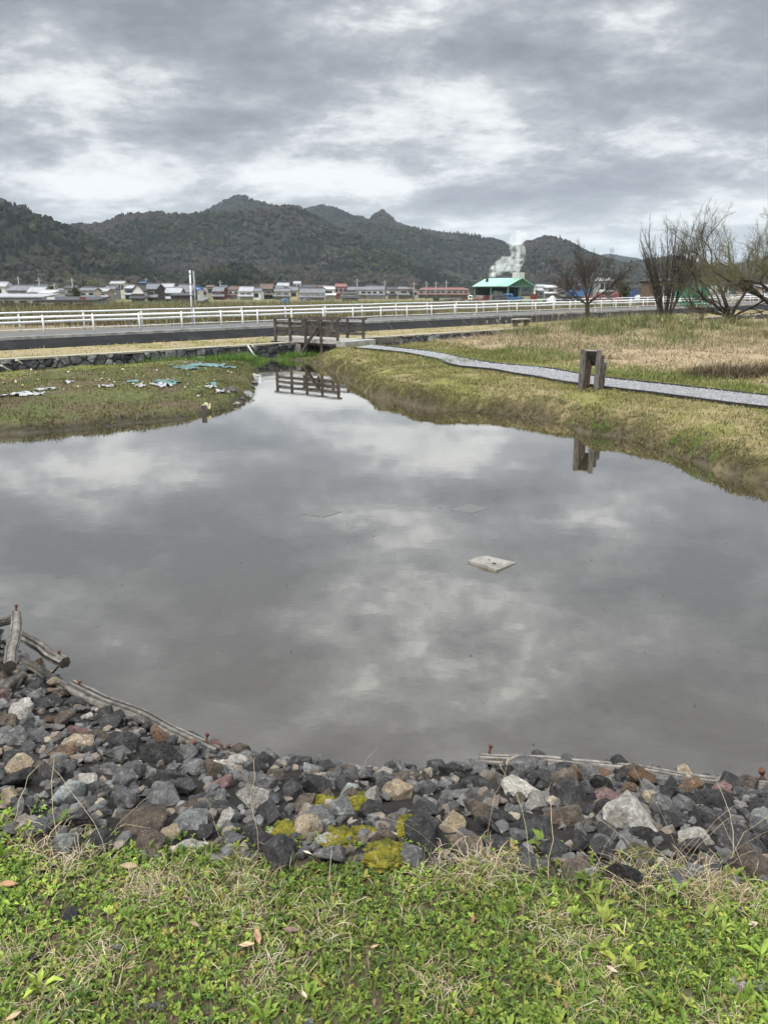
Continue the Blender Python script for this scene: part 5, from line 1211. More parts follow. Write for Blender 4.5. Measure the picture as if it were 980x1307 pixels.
# ------------------------------------------------------------------ bare trees on the far bank
M_bark = material('dark bark', (.036, .030, .025), .95, 14, .55, 1.5, .01, 30, second=(.07, .06, .05), sscale=6, spec=.1)
M_twig = material('brown twigs', (.075, .062, .052), .95, 8, .7, 1.3, spec=.05)
M_wtwig = material('olive willow twigs', (.12, .11, .066), .95, 8, .7, 1.3, spec=.05)
def bare_tree(name, base, label, cat, limbs, trunk_h, trunk_r, levels, kids, shrink, tropism, seed, twig_mat, spread=.6, jit=.16, buds=0, thin=.011, qmin=.22):
    rng = random.Random(seed); root = empty(name, base, 0, label, cat)
    T_, K_ = MB(), MB(); tips = []
    def rv(s): return Vector((rng.gauss(0, s), rng.gauss(0, s), rng.gauss(0, s)))
    def grow(p, d, Ln, r, lv, top):
        n = 6 if lv < 2 else 4; pts = [p.copy()]; rad = [r]; dirs = [d.copy()]
        for i in range(n):
            d = (d + rv(jit * (1.25 if lv < 2 else 1.0)) + Vector((0, 0, tropism * (.5 + .5 * lv)))).normalized()
            p = p + d * Ln / n; pts.append(p.copy()); rad.append(max(r * (1 - .62 * (i + 1) / n), .0032)); dirs.append(d.copy())
        (T_ if lv <= 1 else K_).tube(pts, rad, 6 if lv <= 1 else (4 if lv == 2 else 3), caps=False)
        if lv >= levels: tips.append((pts[-1], d)); tips.append((pts[-2], d)); return
        k = kids[min(lv, len(kids) - 1)]
        for j in range(k):
            qm = qmin if lv == 0 else .22; q_ = qm + (1 - qm) * (j + rng.random()) / k; i0 = min(int(q_ * n), n - 1); f = q_ * n - i0
            pp = pts[i0].lerp(pts[i0 + 1], f); ax = dirs[i0]
            side = rv(1); side = (side - ax * side.dot(ax)).normalized()
            nd = (ax + side * spread * rng.uniform(.6, 1.3)).normalized()
            grow(pp, nd, Ln * shrink * rng.uniform(.7, 1.15) * (1.15 - .5 * q_), max(rad[i0] * .55, thin * .6), lv + 1, False)
        grow(pts[-1], d, Ln * shrink * .8, rad[-1], lv + 1, True)
    top = Vector((0, 0, trunk_h))
    if trunk_h > 0:
        T_.tube([(0, 0, -.15), (.0, 0, 0), (.03, 0, trunk_h * .5), (0, 0, trunk_h + .06)], [trunk_r * 1.5, trunk_r * 1.15, trunk_r * .95, trunk_r * .85], 9, caps=False)
    for (dx, dy, dz, Ln, r) in limbs:
        d = Vector((dx, dy, dz)).normalized(); grow(top + d * .02 - Vector((0, 0, .05)), d, Ln, r, 0, True)
    T_.build('trunk', M_bark, root); K_.build('crown', twig_mat, root)
    if buds:
        P_ = np.array([t[0][:] for t in tips]); P_ = np.repeat(P_, buds, 0) + np.random.default_rng(seed).normal(0, .10, (len(P_) * buds, 3)); n = len(P_)
        b = blades('buds', P_, RNG.uniform(.03, .06, n), .016, RNG.uniform(0, 2, n), RNG.uniform(0, 2 * PI, n), palette(n, [(.20, .195, .08), (.15, .15, .065)], (1, 1)), M_leaf); b.parent = root
    print(name, len(T_.f), len(K_.f)); return root
def stand(px_, py_, Y): p = at_d(px_, py_, Y); return Vector((p.x, p.y, h1(p.x, p.y)))
b1 = stand(748, 405, 41.5)
bare_tree('bare_tree', b1, 'small bare vase shaped tree left of the grassy mound, before the guardrail', 'tree',
          [(-.9, .2, .8, 1.75, .045), (-.4, -.5, 1.1, 1.85, .05), (.15, .3, 1.3, 1.95, .055), (.75, -.2, .95, 1.85, .05), (1.0, .4, .55, 1.7, .04), (-.2, .6, 1.0, 1.75, .04), (-1.0, -.3, .5, 1.6, .04)], 1.0, .12, 4, (6, 5, 5, 4), .62, .012, 4, M_twig, .60, .10, thin=.008)
b2 = stand(850, 400, 42.0)
_r = random.Random(5); stems = []
for i in range(20):
    an = _r.uniform(-.34, .34); stems.append((math.tan(an), _r.uniform(-.3, .3), 1.0, (4.5 - 1.6 * abs(an)) * _r.uniform(.85, 1.08), _r.uniform(.03, .046)))
bare_tree('bare_tree', b2, 'upright broom shaped bare tree of many stems behind the grassy mound', 'tree', stems, .2, .15, 3, (10, 6, 4), .34, .045, 7, M_twig, .36, .05, thin=.008, qmin=.42)
b3 = stand(932, 404, 39.5)
bare_tree('willow_tree', b3, 'wide crooked willow with olive budding twigs forking from the ground on the right', 'tree',
          [(-1.0, -.1, .62, 2.3, .08), (-.3, .3, 1.2, 3.5, .09), (.1, -.2, 1.3, 4.0, .10), (.6, .3, 1.2, 3.7, .09), (.95, -.2, .85, 3.1, .07), (-.55, .5, 1.1, 2.8, .06)], .35, .20, 4, (7, 6, 5, 4), .60, .015, 12, M_wtwig, .60, .15, buds=0, thin=.008)
b4 = stand(1003, 402, 37.5)
bare_tree('willow_tree', b4, 'second willow at the right edge with heavy dark limbs reaching into the picture', 'tree',
          [(-1.0, .1, .85, 3.3, .10), (-.6, -.3, 1.3, 3.8, .10), (-.1, .3, 1.3, 3.9, .11), (.6, .3, 1.0, 3.0, .09), (-1.1, .3, .35, 2.7, .07)], .5, .22, 4, (7, 6, 5, 4), .60, .012, 21, M_wtwig, .60, .15, buds=1, thin=.008)
b5 = stand(893, 386, 47)
bare_tree('bare_shrub', b5, 'little bare shrub in front of the green screen by the road', 'shrub',
          [(-.6, .1, 1, .9, .025), (-.2, -.2, 1, 1.0, .025), (.2, .2, 1, 1.0, .025), (.6, 0, 1, .9, .025), (.9, .2, .7, .7, .02)], .1, .06, 3, (5, 5, 4), .6, .03, 31, M_twig, .6, .10, thin=.008)

# ------------------------------------------------------------------ village
ROOF = {k: material('roof ' + k, c, .75, 1.2, .75, 1.2, spec=.25) for k, c in dict(grey=(.13, .135, .145), light=(.27, .275, .29), dark=(.055, .057, .062), brown=(.10, .07, .06), blue=(.07, .14, .30), white=(.42, .42, .42), red=(.17, .085, .075), pale=(.27, .28, .29)).items()}
WALL = {k: material('wall ' + k, c, .85, .8, .85, 1.1, spec=.1) for k, c in dict(white=(.58, .57, .54), cream=(.48, .44, .36), grey=(.25, .25, .245), dark=(.07, .065, .06), brown=(.15, .105, .08), pink=(.36, .20, .18), yellow=(.48, .40, .24), red=(.16, .055, .05), tan=(.30, .26, .21)).items()}
M_win = material('dark window glass', (.025, .03, .035), .15, 2, .8, 1.2, spec=.5)
M_frame = material('window frame', (.35, .35, .35), .5, 5)
GV = 'village houses at the foot of the hills'
def house(x0, x1, yt, ye, yb, D, roof, wall, ridge, label, nwin=2, name='house', cat='house', two=False, depth=None, hip=.0):
    a = at_d(x0, yb, D); b = at_d(x1, yb, D); w = b.x - a.x; cx = (a.x + b.x) / 2; k = D / FPX
    ze = at_d((x0 + x1) / 2, ye, D).z; zt = at_d((x0 + x1) / 2, yt, D).z; zg = min(h1(cx, D), at_d(cx, yb, D).z if False else h1(cx, D)) - .2
    dp = depth or min(max(w * .75, 5.0), 10.0)
    rz = RNG.uniform(-.10, .10); root = empty(name, (cx, D + dp / 2, zg), rz, label, cat, GV)
    hw, hd = w / 2, dp / 2; e = ze - zg; t = max(zt - zg, e + .4); ov = .35
    wm = MB(); ww, dd = hw - ov * .6, hd - ov * .6
    wm.box((0, 0, e / 2), (2 * ww, 2 * dd, e))
    if ridge == 'y': wm.add([(-ww, -dd, e), (ww, -dd, e), (0, -dd, t - .12), (-ww, dd, e), (ww, dd, e), (0, dd, t - .12)], [(0, 1, 2), (5, 4, 3)])
    elif ridge == 'x': wm.add([(-ww, -dd, e), (-ww, dd, e), (-ww, 0, t - .12), (ww, -dd, e), (ww, dd, e), (ww, 0, t - .12)], [(2, 1, 0), (3, 4, 5)])
    wm.build('wall', WALL[wall], root)
    rm = MB(); th = .16
    def slab_(q): rm.add([Vector(v) for v in q] + [Vector(v) - Vector((0, 0, th)) for v in q], [(0, 1, 2, 3), (7, 6, 5, 4), (0, 4, 5, 1), (1, 5, 6, 2), (2, 6, 7, 3), (3, 7, 4, 0)])
    if ridge == 'x':
        hx = hw * (1 - hip)
        slab_([(-hw, -hd, e + .06), (hw, -hd, e + .06), (hx, 0, t), (-hx, 0, t)]); slab_([(hw, hd, e + .06), (-hw, hd, e + .06), (-hx, 0, t), (hx, 0, t)])
        if hip:
            rm.add([(-hw, hd, e + .06), (-hw, -hd, e + .06), (-hx, 0, t)], [(0, 1, 2)]); rm.add([(hw, -hd, e + .06), (hw, hd, e + .06), (hx, 0, t)], [(0, 1, 2)])
        rm.bar((-hx, 0, t + .06), (hx, 0, t + .06), .35, .22)
    elif ridge == 'y':
        slab_([(-hw, -hd, e + .06), (0, -hd, t), (0, hd, t), (-hw, hd, e + .06)][::-1]); slab_([(hw, -hd, e + .06), (hw, hd, e + .06), (0, hd, t), (0, -hd, t)][::-1])
        rm.bar((0, -hd, t + .06), (0, hd, t + .06), .35, .22)
    else:
        slab_([(-hw, -hd, e + .04), (hw, -hd, e + .04), (hw, hd, t), (-hw, hd, t)])
    rm.build('roof', ROOF[roof], root)
    for i in range(nwin):
        x = ww * (-1 + 2 * (i + .5) / nwin) + RNG.uniform(-.2, .2); wd = min(1.5, 1.3 * ww / max(nwin, 1)); hh = min(1.3, e * .4)
        f = MB(); f.box((x, -dd - .03, e - hh * .5 - .45), (wd + .16, .08, hh + .16)); fo = f.build('window', M_frame, root)
        g = MB(); g.box((x, -dd - .065, e - hh * .5 - .45), (wd, .05, hh)); g.build('pane', M_win, fo)
    if two:      # a lower roof between the storeys
        m = MB(); m.add([(-hw - .2, -dd - .9, e * .5), (hw + .2, -dd - .9, e * .5), (hw + .2, -dd, e * .5 + .45), (-hw - .2, -dd, e * .5 + .45), (-hw - .2, -dd - .9, e * .5 - .14), (hw + .2, -dd - .9, e * .5 - .14), (hw + .2, -dd, e * .5 - .14), (-hw - .2, -dd, e * .5 - .14)], [(0, 1, 2, 3), (7, 6, 5, 4), (0, 4, 5, 1), (1, 5, 6, 2), (3, 7, 4, 0)])
        m.build('lower_roof', ROOF[roof], root)
    return root
for row in [
 (-30, 55, 376, 379, 394, 108, 'pale', 'grey', 'flat', 'long low grey building with a pale flat roof at the left edge of the village', 5),
 (48, 124, 379, 383, 394, 104, 'dark', 'grey', 'flat', 'long low shed with a flat dark roof nearest the road on the left', 4),
 (10, 41, 364, 371, 380, 150, 'grey', 'grey', 'x', 'wide grey tiled house above the long pale roofed building', 2),
 (34, 55, 366, 373, 380, 146, 'light', 'grey', 'x', 'light grey roofed house right of the wide grey tiled one', 1),
 (-12, 9, 360, 366, 380, 165, 'pale', 'white', 'x', 'pale roofed house cut by the left edge of the photo', 1),
 (50, 70, 371, 374, 381, 134, 'white', 'white', 'x', 'low white roofed hut between the grey tiled houses and the dark shed', 1),
 (43, 60, 362, 367, 376, 215, 'dark', 'tan', 'x', 'small dark roofed house higher up behind the light grey roof', 1),
 (82, 98, 364, 368, 378, 200, 'dark', 'grey', 'x', 'dark tiled house behind the left utility poles', 1),
 (100, 121, 367, 371, 380, 160, 'grey', 'cream', 'x', 'grey roofed house with cream walls behind the right end of the flat dark shed', 2),
 (121, 138, 368, 372, 380, 170, 'light', 'tan', 'x', 'low light roofed house right of the cream walled one', 1),
 (140, 149, 359, 362, 372, 262, 'pale', 'cream', 'x', 'left one of two pale two storey houses uphill', 2),
 (149, 159, 359, 362, 372, 258, 'pale', 'cream', 'x', 'right one of two pale two storey houses uphill', 2),
 (132, 148, 365, 369, 377, 210, 'grey', 'grey', 'x', 'grey house below the pair of pale two storey houses', 2),
 (160, 174, 364, 368, 377, 215, 'light', 'dark', 'x', 'light roofed dark walled house left of the white gabled house', 1),
 (176, 186, 360, 363, 370, 240, 'blue', 'grey', 'x', 'house with a blue roof behind the white gabled house', 1),
 (181, 203, 362, 369, 384, 150, 'grey', 'dark', 'x', 'grey tiled wing running right from the white gabled house', 2),
 (169, 187, 362, 372, 385, 148, 'dark', 'white', 'y', 'white gabled farmhouse with a dark lower wall in front of the village', 1),
 (196, 207, 361, 365, 372, 235, 'dark', 'grey', 'x', 'small dark roof behind the grey tiled wing', 1),
 (205, 221, 362, 367, 376, 205, 'light', 'white', 'x', 'light roofed house with white walls behind the long low barn', 2),
 (203, 231, 367, 374, 382, 160, 'light', 'tan', 'x', 'wide light grey roof between the farmhouse and the marker pole', 2),
 (226, 246, 363, 373, 382, 165, 'grey', 'dark', 'x', 'grey roofed dark house just left of the marker pole', 2),
 (216, 247, 374, 377, 384, 140, 'dark', 'dark', 'flat', 'long low open dark barn left of the marker pole', 0),
 (247, 255, 367, 370, 378, 190, 'blue', 'white', 'x', 'small blue roofed house just right of the marker pole', 1),
 (250, 260, 381, 384, 391, 112, 'grey', 'brown', 'flat', 'tiny brown hut in the field right of the marker pole', 0),
 (271, 286, 366, 372, 379, 210, 'grey', 'red', 'x', 'grey roofed house with a red brown wall', 1),
 (291, 305, 365, 370, 379, 215, 'brown', 'white', 'x', 'brown roofed house with white walls left of the light roofs', 2),
 (304, 323, 366, 372, 379, 205, 'light', 'white', 'x', 'light roofed house with white walls right of the brown roofed one', 2),
 (323, 334, 368, 372, 379, 200, 'grey', 'white', 'x', 'small grey house between the light roof and the big brown roof', 1),
 (331, 349, 362, 369, 379, 225, 'brown', 'dark', 'x', 'big dark brown roofed house under the wooded knoll', 2),
 (349, 370, 368, 372, 379, 205, 'grey', 'cream', 'x', 'cream walled house right of the big brown roof', 2),
 (353, 369, 361, 365, 374, 270, 'pale', 'white', 'x', 'white house uphill behind the cream walled one', 2),
 (369, 381, 366, 371, 379, 212, 'grey', 'yellow', 'x', 'yellowish walled house left of the columned hall', 1),
 (374, 384, 359, 362, 371, 280, 'pale', 'white', 'x', 'tall white house uphill behind the columned hall', 2),
 (382, 415, 368, 374, 380, 195, 'grey', 'white', 'x', 'long grey roofed hall with a row of dark openings in a white front', 7),
 (386, 404, 363, 367, 374, 250, 'dark', 'grey', 'x', 'dark roofed house behind the columned hall', 2),
 (412, 427, 366, 369, 378, 205, 'white', 'white', 'x', 'plain white house right of the columned hall', 1),
 (426, 443, 362, 366, 377, 215, 'red', 'pink', 'x', 'pinkish red house, tallest of its neighbours', 3),
 (434, 456, 372, 375, 380, 190, 'dark', 'white', 'x', 'low dark roofed shed in front of the pinkish red house', 1),
 (443, 468, 366, 370, 378, 225, 'grey', 'white', 'x', 'broad grey roofed house right of the pinkish red one', 3),
 (467, 491, 365, 370, 378, 220, 'grey', 'white', 'x', 'grey roofed white house with three windows left of the gap in the village', 3),
 (493, 507, 366, 370, 378, 225, 'dark', 'white', 'x', 'dark roofed house between the three window house and the last house', 1),
 (507, 521, 366, 369, 378, 218, 'grey', 'tan', 'x', 'last single house before the long low factory', 1),
 (534, 600, 367, 370, 376, 250, 'red', 'grey', 'x', 'long low factory with a dull red roof left of the green roofed shed', 9),
 (684, 698, 363, 366, 372, 260, 'pale', 'white', 'x', 'pale house just right of the green roofed shed', 1),
 (696, 712, 364, 367, 373, 250, 'white', 'grey', 'x', 'white roofed house left of the excavator boom', 1),
 (762, 786, 355, 359, 374, 180, 'pale', 'grey', 'x', 'pale roofed building seen through the small bare vase shaped tree', 3),
 (831, 862, 355, 359, 378, 92, 'dark', 'brown', 'x', 'brown wooden building with a dark overhanging roof behind the broom shaped tree', 2),
 (916, 932, 360, 364, 376, 150, 'grey', 'white', 'x', 'grey white house seen through the crooked willow', 2),
 (950, 990, 364, 367, 376, 170, 'pale', 'tan', 'x', 'low pale roofed house behind the willows at the right edge', 2)]:
    lab = row[9]; two = (row[1] - row[0]) > 13 and row[5] > 145 and row[8] != 'flat'
    r_ = house(*row[:9], lab, row[10] if len(row) > 10 else 2, two=two, hip=.18 if (row[8] == 'x' and row[0] % 3 == 0) else 0)
    if 'nearest the road' in lab:
        for dx, wd, c, nm in ((-2.2, 1.0, 'white', 'curtain'), (1.9, .8, 'red', 'door')):
            m = MB(); m.box((dx, -2.42, .95), (wd, .06, 1.5)); m.build(nm, WALL[c], r_)
    if 'farmhouse' in lab:
        m = MB(); m.box((0, -2.34, .95), (2.5, .12, 2.0)); m.build('lower_wall', WALL['dark'], r_)
for i in range(46):      # the close packed roofs behind
    px_ = [12, 27, 62, 76, 92, 112, 128, 155, 166, 190, 214, 222, 236, 262, 268, 284, 290, 300, 312, 320, 328, 342, 346, 356, 364, 372, 378, 392, 400, 410, 420, 432, 448, 458, 462, 474, 484, 500, 512, 524, 530, 546, 690, 702, 718, 906][i]
    w = RNG.uniform(8, 15); yt = RNG.uniform(363.5, 368.5) + (1.5 if px_ > 480 else 0)
    house(px_ - w / 2, px_ + w / 2, yt, yt + RNG.uniform(2.5, 4), 378, RNG.uniform(236, 300), ['grey', 'dark', 'light', 'grey', 'brown'][i % 5], ['white', 'grey', 'cream', 'tan', 'dark'][int(RNG.integers(5))], 'x' if i % 4 else 'y', 'small tiled house packed among the back rows of the village', 1, hip=.2 if i % 3 == 0 else 0)
M_upole = material('utility pole concrete', (.27, .27, .265), .85, 4)
def upole(px_, yt, D_, label, arms=1, yb=None):
    D = D_; p = at_d(px_, 375, D); zg = h1(p.x, D); zt = at_d(px_, yt, D).z
    root = empty('utility_pole', (p.x, D, zg), 0, label, 'utility pole', 'utility poles of the village'); m = MB(); m.tube([(0, 0, -.2), (0, 0, zt - zg)], [.17, .11] if D_ > 100 else [.075, .06], 7); m.build('shaft', M_upole, root)
    for k in range(arms):
        m = MB(); m.box((0, -.1, zt - zg - .5 - .8 * k), (1.5, .1, .1)); m.build('crossarm', M_upole, root)
for a in ((26, 353, 180, 'utility pole standing behind the wide grey tiled house'), (52, 355, 190, 'utility pole behind the low white roofed hut'), (71, 361, 150, 'utility pole left of the dark tiled house'), (94, 355, 150, 'taller utility pole in front of the dark tiled house'),
          (188, 355, 250, 'utility pole behind the blue roof'), (282, 358, 230, 'utility pole above the house with the red brown wall'), (456, 356, 190, 'pale utility pole right of the pinkish red house'), (491, 358, 230, 'utility pole right of the three window house'),
          (528, 360, 200, 'utility pole at the left end of the long low factory'), (544, 359, 210, 'second utility pole from the left before the long low factory'), (556, 359, 215, 'third utility pole from the left before the long low factory'), (569, 358, 205, 'utility pole at the middle of the long low factory'), (249, 346, 62, 'bare grey pole close behind the white marker pole')): upole(a[0], a[1], a[2], a[3], 0 if a[2] < 100 else 1)

# ------------------------------------------------------------------ green roofed open shed, its smoke and its yard
D = 172.0; KS = 172.0 / 128.0
def W(px_, py_, d=D): return at_d(px_, py_, d)
M_green = material('mint green sheet roof', (.25, .44, .365), .5, 1.0, .85, 1.12, spec=.35)
M_gframe = material('green grey steel', (.10, .19, .165), .6, 3)
a, b = W(607, 385), W(683, 385); zg = h1(a.x, D) - .1
root = empty('open_shed', ((a.x + b.x) / 2, D + 4, zg), math.radians(-52), 'open steel shed with a mint green gabled roof and a smoking chimney', 'shed')
ze = W(640, 365).z - zg; zt = W(640, 354.5).z - zg
hx, hy = 4.0 * KS, 3.2 * KS           # ridge along local x; the open gable at +x faces right and toward the pond
m = MB(); th = .14
for s_ in (-1, 1):
    q_ = [Vector((-hx, s_ * hy, ze)), Vector((hx, s_ * hy, ze)), Vector((hx, 0, zt)), Vector((-hx, 0, zt))]
    m.add(q_ + [v - Vector((0, 0, th)) for v in q_], [(0, 1, 2, 3), (7, 6, 5, 4), (0, 4, 5, 1), (1, 5, 6, 2), (2, 6, 7, 3), (3, 7, 4, 0)])
m.build('roof', M_green, root)
for x in (-hx + .4, 0, hx - .4):
    for y in (-hy + .5, hy - .5) + ((0,) if x > 1 else ()):
        m = MB(); m.box((x, y, ze / 2), (.26, .26, ze)); m.build('post', M_gframe, root)
for x in (-hx + .3, 0, hx - .25):
    m = MB(); m.bar((x, -hy + .3, ze - .1), (x, hy - .3, ze - .1), .14, .2)
    for k in range(8):
        y0 = -hy + .4 + k * (2 * hy - .8) / 8; y1 = y0 + (2 * hy - .8) / 8; zr = lambda y: ze - .05 + (zt - ze - .2) * (1 - abs(y) / hy)
        m.bar((x, y0, ze - .1), (x, y1 if k < 4 else y1, zr(y1)), .09, .09); m.bar((x, y1, ze - .1), (x, y1, zr(y1)), .09, .09)
    m.build('truss', M_gframe, root)
m = MB(); m.box((-hx + .6, 0, ze * .46), (.2, hy * 1.8, ze * .92)); m.box((-hx * .35, hy - .5, ze * .46), (hx * 1.0, .2, ze * .92)); m.build('back_wall', WALL['dark'], root)
m = MB(); m.box((-hx * .3, -hy + .6, ze * .22), (hx * 1.3, .2, ze * .40)); m.build('low_wall', WALL['grey'], root)
m = MB(); m.tube([(-hx + 2.2, -hy * .45, ze), (-hx + 2.2, -hy * .45, zt + .8)], .30, 9); ch = m.build('chimney', material('soot black flue', (.03, .03, .03), .7, 4), root)
m = MB(); m.box((hx - 1.6, .5, zt + .35), (2.0, 1.6, 1.5)); m.build('roof_tank', WALL['white'], root)

# steam: one closed plume of white vapour
pl_pts = [(625, 351, .35), (629, 346, .7), (636, 341.5, 1.15), (645, 338.5, 1.35), (653, 336, 1.4), (660, 331, 1.25), (663, 324, 1.3), (660, 317, 1.25), (657, 311, 1.45), (659, 305, 1.45), (661, 300, .7)]
c0 = W(640, 330, D - 2); m = MB(); pts = [W(x, y, D - 2 + .15 * i) - c0 for i, (x, y, r) in enumerate(pl_pts)]; pr = [r * .86 * KS for *_, r in pl_pts]
bm = bmesh.new(); _r = random.Random(3)
for i in range(len(pts) - 1):
    for k in range(5):
        f = k / 5; c = pts[i].lerp(pts[i + 1], f) + Vector((_r.gauss(0, .25), _r.gauss(0, .25), _r.gauss(0, .25)))
        bmesh.ops.create_icosphere(bm, subdivisions=2, radius=lerp(pr[i], pr[i + 1], f) * _r.uniform(.75, 1.15), matrix=Matrix.Translation(c))
sm_me = bpy.data.meshes.new('smoke'); bm.to_mesh(sm_me); bm.free()
ms, nt, out = new_mat('white vapour'); L = nt.links.new
tc = N(nt, 'ShaderNodeTexCoord'); vn = N(nt, 'ShaderNodeTexNoise'); vn.inputs['Scale'].default_value = .95; vn.inputs['Detail'].default_value = 5; vn.inputs['Roughness'].default_value = .68; L(tc.outputs['Object'], vn.inputs['Vector'])
sz = N(nt, 'ShaderNodeSeparateXYZ'); L(tc.outputs['Object'], sz.inputs[0])
thin_ = N(nt, 'ShaderNodeMapRange'); L(sz.outputs[2], thin_.inputs[0]); thin_.inputs[1].default_value = -3.2; thin_.inputs[2].default_value = 4.8; thin_.inputs[3].default_value = 1.0; thin_.inputs[4].default_value = .30
dn = ramp(nt, vn.outputs[0], [(.46, 0.0), (.64, 1.0)])
mm = N(nt, 'ShaderNodeMath'); mm.operation = 'MULTIPLY'; L(dn, mm.inputs[0]); L(thin_.outputs[0], mm.inputs[1])
pv = N(nt, 'ShaderNodeVolumePrincipled'); pv.inputs['Color'].default_value = (.98, .98, .98, 1); L(mm.outputs[0], pv.inputs['Density']); pv.inputs['Anisotropy'].default_value = .2
L(pv.outputs[0], out.inputs['Volume'])
o = link('smoke', sm_me, ms); o.location = c0; rm_ = o.modifiers.new('skin', 'REMESH'); rm_.mode = 'VOXEL'; rm_.voxel_size = .22; tag(o, 'white plume of vapour drifting from the chimney of the green roofed shed', 'smoke', kind='stuff')

def flat_mat(n, c, r=.6): return bpy.data.materials.get(n) or material(n, c, r, 2.5, .8, 1.15, spec=.3)
M_blue, M_red, M_black, M_tarp = flat_mat('blue paint', (.05, .14, .30)), flat_mat('dull red paint', (.13, .04, .034)), flat_mat('black sheet', (.025, .025, .027)), flat_mat('white sheet', (.62, .62, .62))
M_tyre = flat_mat('tyre rubber', (.02, .02, .02), .9)
def ground_at(px_, d): p = W(px_, 380, d); return Vector((p.x, p.y, h1(p.x, p.y)))
def truck(px0, px1, d, paint, bed, label, rz, face=1, name='truck', hgt=1.7):
    p0, p1 = ground_at(px0, d), ground_at(px1, d); Ln = (p1.x - p0.x) / max(.5, math.cos(rz)); root = empty(name, (p0 + p1) / 2, rz, label, 'truck'); f = face
    m = MB(); m.box((f * Ln * .30, 0, hgt * .60), (Ln * .36, 1.5, hgt * .72)); cab = m.build('cab', paint, root, .12)
    m = MB(); m.box((f * Ln * .48, 0, hgt * .74), (.06, 1.3, hgt * .3)); m.box((f * Ln * .31, -.76, hgt * .74), (Ln * .18, .04, hgt * .26)); m.build('window', M_win, cab)
    m = MB(); m.box((-f * Ln * .18, 0, hgt * .40), (Ln * .6, 1.5, .14)); 
    for y in (-.72, .72): m.box((-f * Ln * .18, y, hgt * .50), (Ln * .6, .05, .32))
    m.box((-f * Ln * .475, 0, hgt * .50), (.05, 1.5, .32)); m.build('bed', bed, root)
    for x in (-.30, .30):
        for y in (-.68, .68):
            m = MB(); m.tube([(x * Ln, y - .09, .3), (x * Ln, y + .09, .3)], .3, 12); m.build('wheel', M_tyre, root)
    return root
truck(643, 667, 162, M_blue, M_blue, 'small blue truck parked before the green roofed shed', .35, -1)
truck(588, 603, 160, M_tarp, M_red, 'white and red low truck at the left of the shed yard', -.2, 1, hgt=1.4)
def heap(px_, w, hpx, d, colr, label, cat, name, lump=.5, n=4):
    p = ground_at(px_, d); sc = d / FPX; r, hz_ = w * sc / 2, hpx * sc
    bm = bmesh.new(); bmesh.ops.create_icosphere(bm, subdivisions=n, radius=1)
    for v in bm.verts:
        q_ = v.co; k = 1 + lump * (mnoise.noise(q_ * 1.6 + Vector((px_, 0, 0))) + .5 * mnoise.noise(q_ * 4 + Vector((0, px_, 0))))
        v.co = Vector((q_.x * r * k, q_.y * r * .7 * k, max(q_.z, -.15) * hz_ * k))
    me = bpy.data.meshes.new(name); bm.to_mesh(me); bm.free()
    for f in me.polygons: f.use_smooth = True
    o = link(name, me, colr); o.location = p; return tag(o, label, cat)
heap(637, 20, 9, 160, M_black, 'black sheeted heap beside the blue truck', 'heap', 'covered_heap', .4); heap(634, 18, 13, 177, M_tarp, 'white bagged heap inside the green roofed shed', 'heap', 'bag_heap', .35)
heap(764, 18, 11, 171, flat_mat('washed red sheet', (.20, .075, .07)), 'pinkish red sheeted heap seen through the small bare tree', 'heap', 'covered_heap', .3); heap(787, 19, 13, 162, flat_mat('red sheet', (.15, .045, .04)), 'dark red rounded heap right of the small bare tree', 'heap', 'covered_heap', .25)
heap(749, 12, 9, 175, M_red, 'red heap at the trunk of the small bare tree', 'heap', 'covered_heap', .35); heap(708, 26, 6, 157, M_black, 'long dark scrap heap left of the excavator', 'heap', 'scrap_heap', .7); heap(704, 11, 7, 155, M_tarp, 'small white sheeted bundle on the dark scrap', 'bundle', 'bundle', .4)
heap(612, 20, 5, 161, flat_mat('rust scrap', (.13, .05, .04)), 'rusty scrap heap between the trucks', 'heap', 'scrap_heap', .8); heap(574, 30, 5, 152, flat_mat('dark scrap', (.06, .05, .045)), 'low dark scrap heap left of the shed yard', 'heap', 'scrap_heap', .8)
def crate(px0, px1, hpx, d, mt, label, cat, name, rib=True, rz=.2):
    p0, p1 = ground_at(px0, d), ground_at(px1, d); w = p1.x - p0.x; hh = hpx * d / FPX; root = empty(name, (p0 + p1) / 2, rz, label, cat)
    m = MB(); m.box((0, 0, hh / 2), (w, w * .8, hh)); m.build('body', mt, root, .03)
    m = MB(); m.box((0, 0, hh + .03), (w + .08, w * .8 + .08, .07)); m.build('rim', mt, root)
    for x in np.linspace(-.4, .4, 5):
        m = MB(); m.box((x * w, -w * .4 - .03, hh / 2), (.07, .07, hh * .9)); m.build('rib', mt, root)
    return root
crate(677, 684.5, 10, 154, flat_mat('rusty red steel', (.16, .045, .035)), 'rusty red steel bin at the right of the shed yard', 'bin', 'steel_bin'); crate(553, 560, 6, 145, M_black, 'black bin in the orchard left of the shed', 'bin', 'bin')
crate(743, 752, 14, 188, flat_mat('blue panel', (.06, .13, .23)), 'blue panelled box behind the small bare tree', 'container', 'container'); crate(800, 811, 13, 181, flat_mat('deep blue sheet', (.05, .085, .20)), 'deep blue covered stack right of the dark red heap', 'stack', 'covered_stack')
crate(617, 624, 8, 160, M_red, 'small dark red crate before the shed low wall', 'crate', 'crate')
# white tank
p = ground_at(814, 145); root = empty('water_tank', p, 0, 'pale upright tank between the blue stack and the brown wooden building', 'tank'); r = 8 * 145 / FPX / 2; hh = 9 * 145 / FPX
m = MB(); m.tube([(0, 0, 0), (0, 0, hh)], r, 16); m.build('shell', flat_mat('pale tank', (.45, .45, .44)), root); m = MB(); m.tube([(0, 0, hh), (0, 0, hh + .1), (0, 0, hh + .18)], [r * .9, r * .7, r * .3], 16); m.build('lid', M_frame, root)
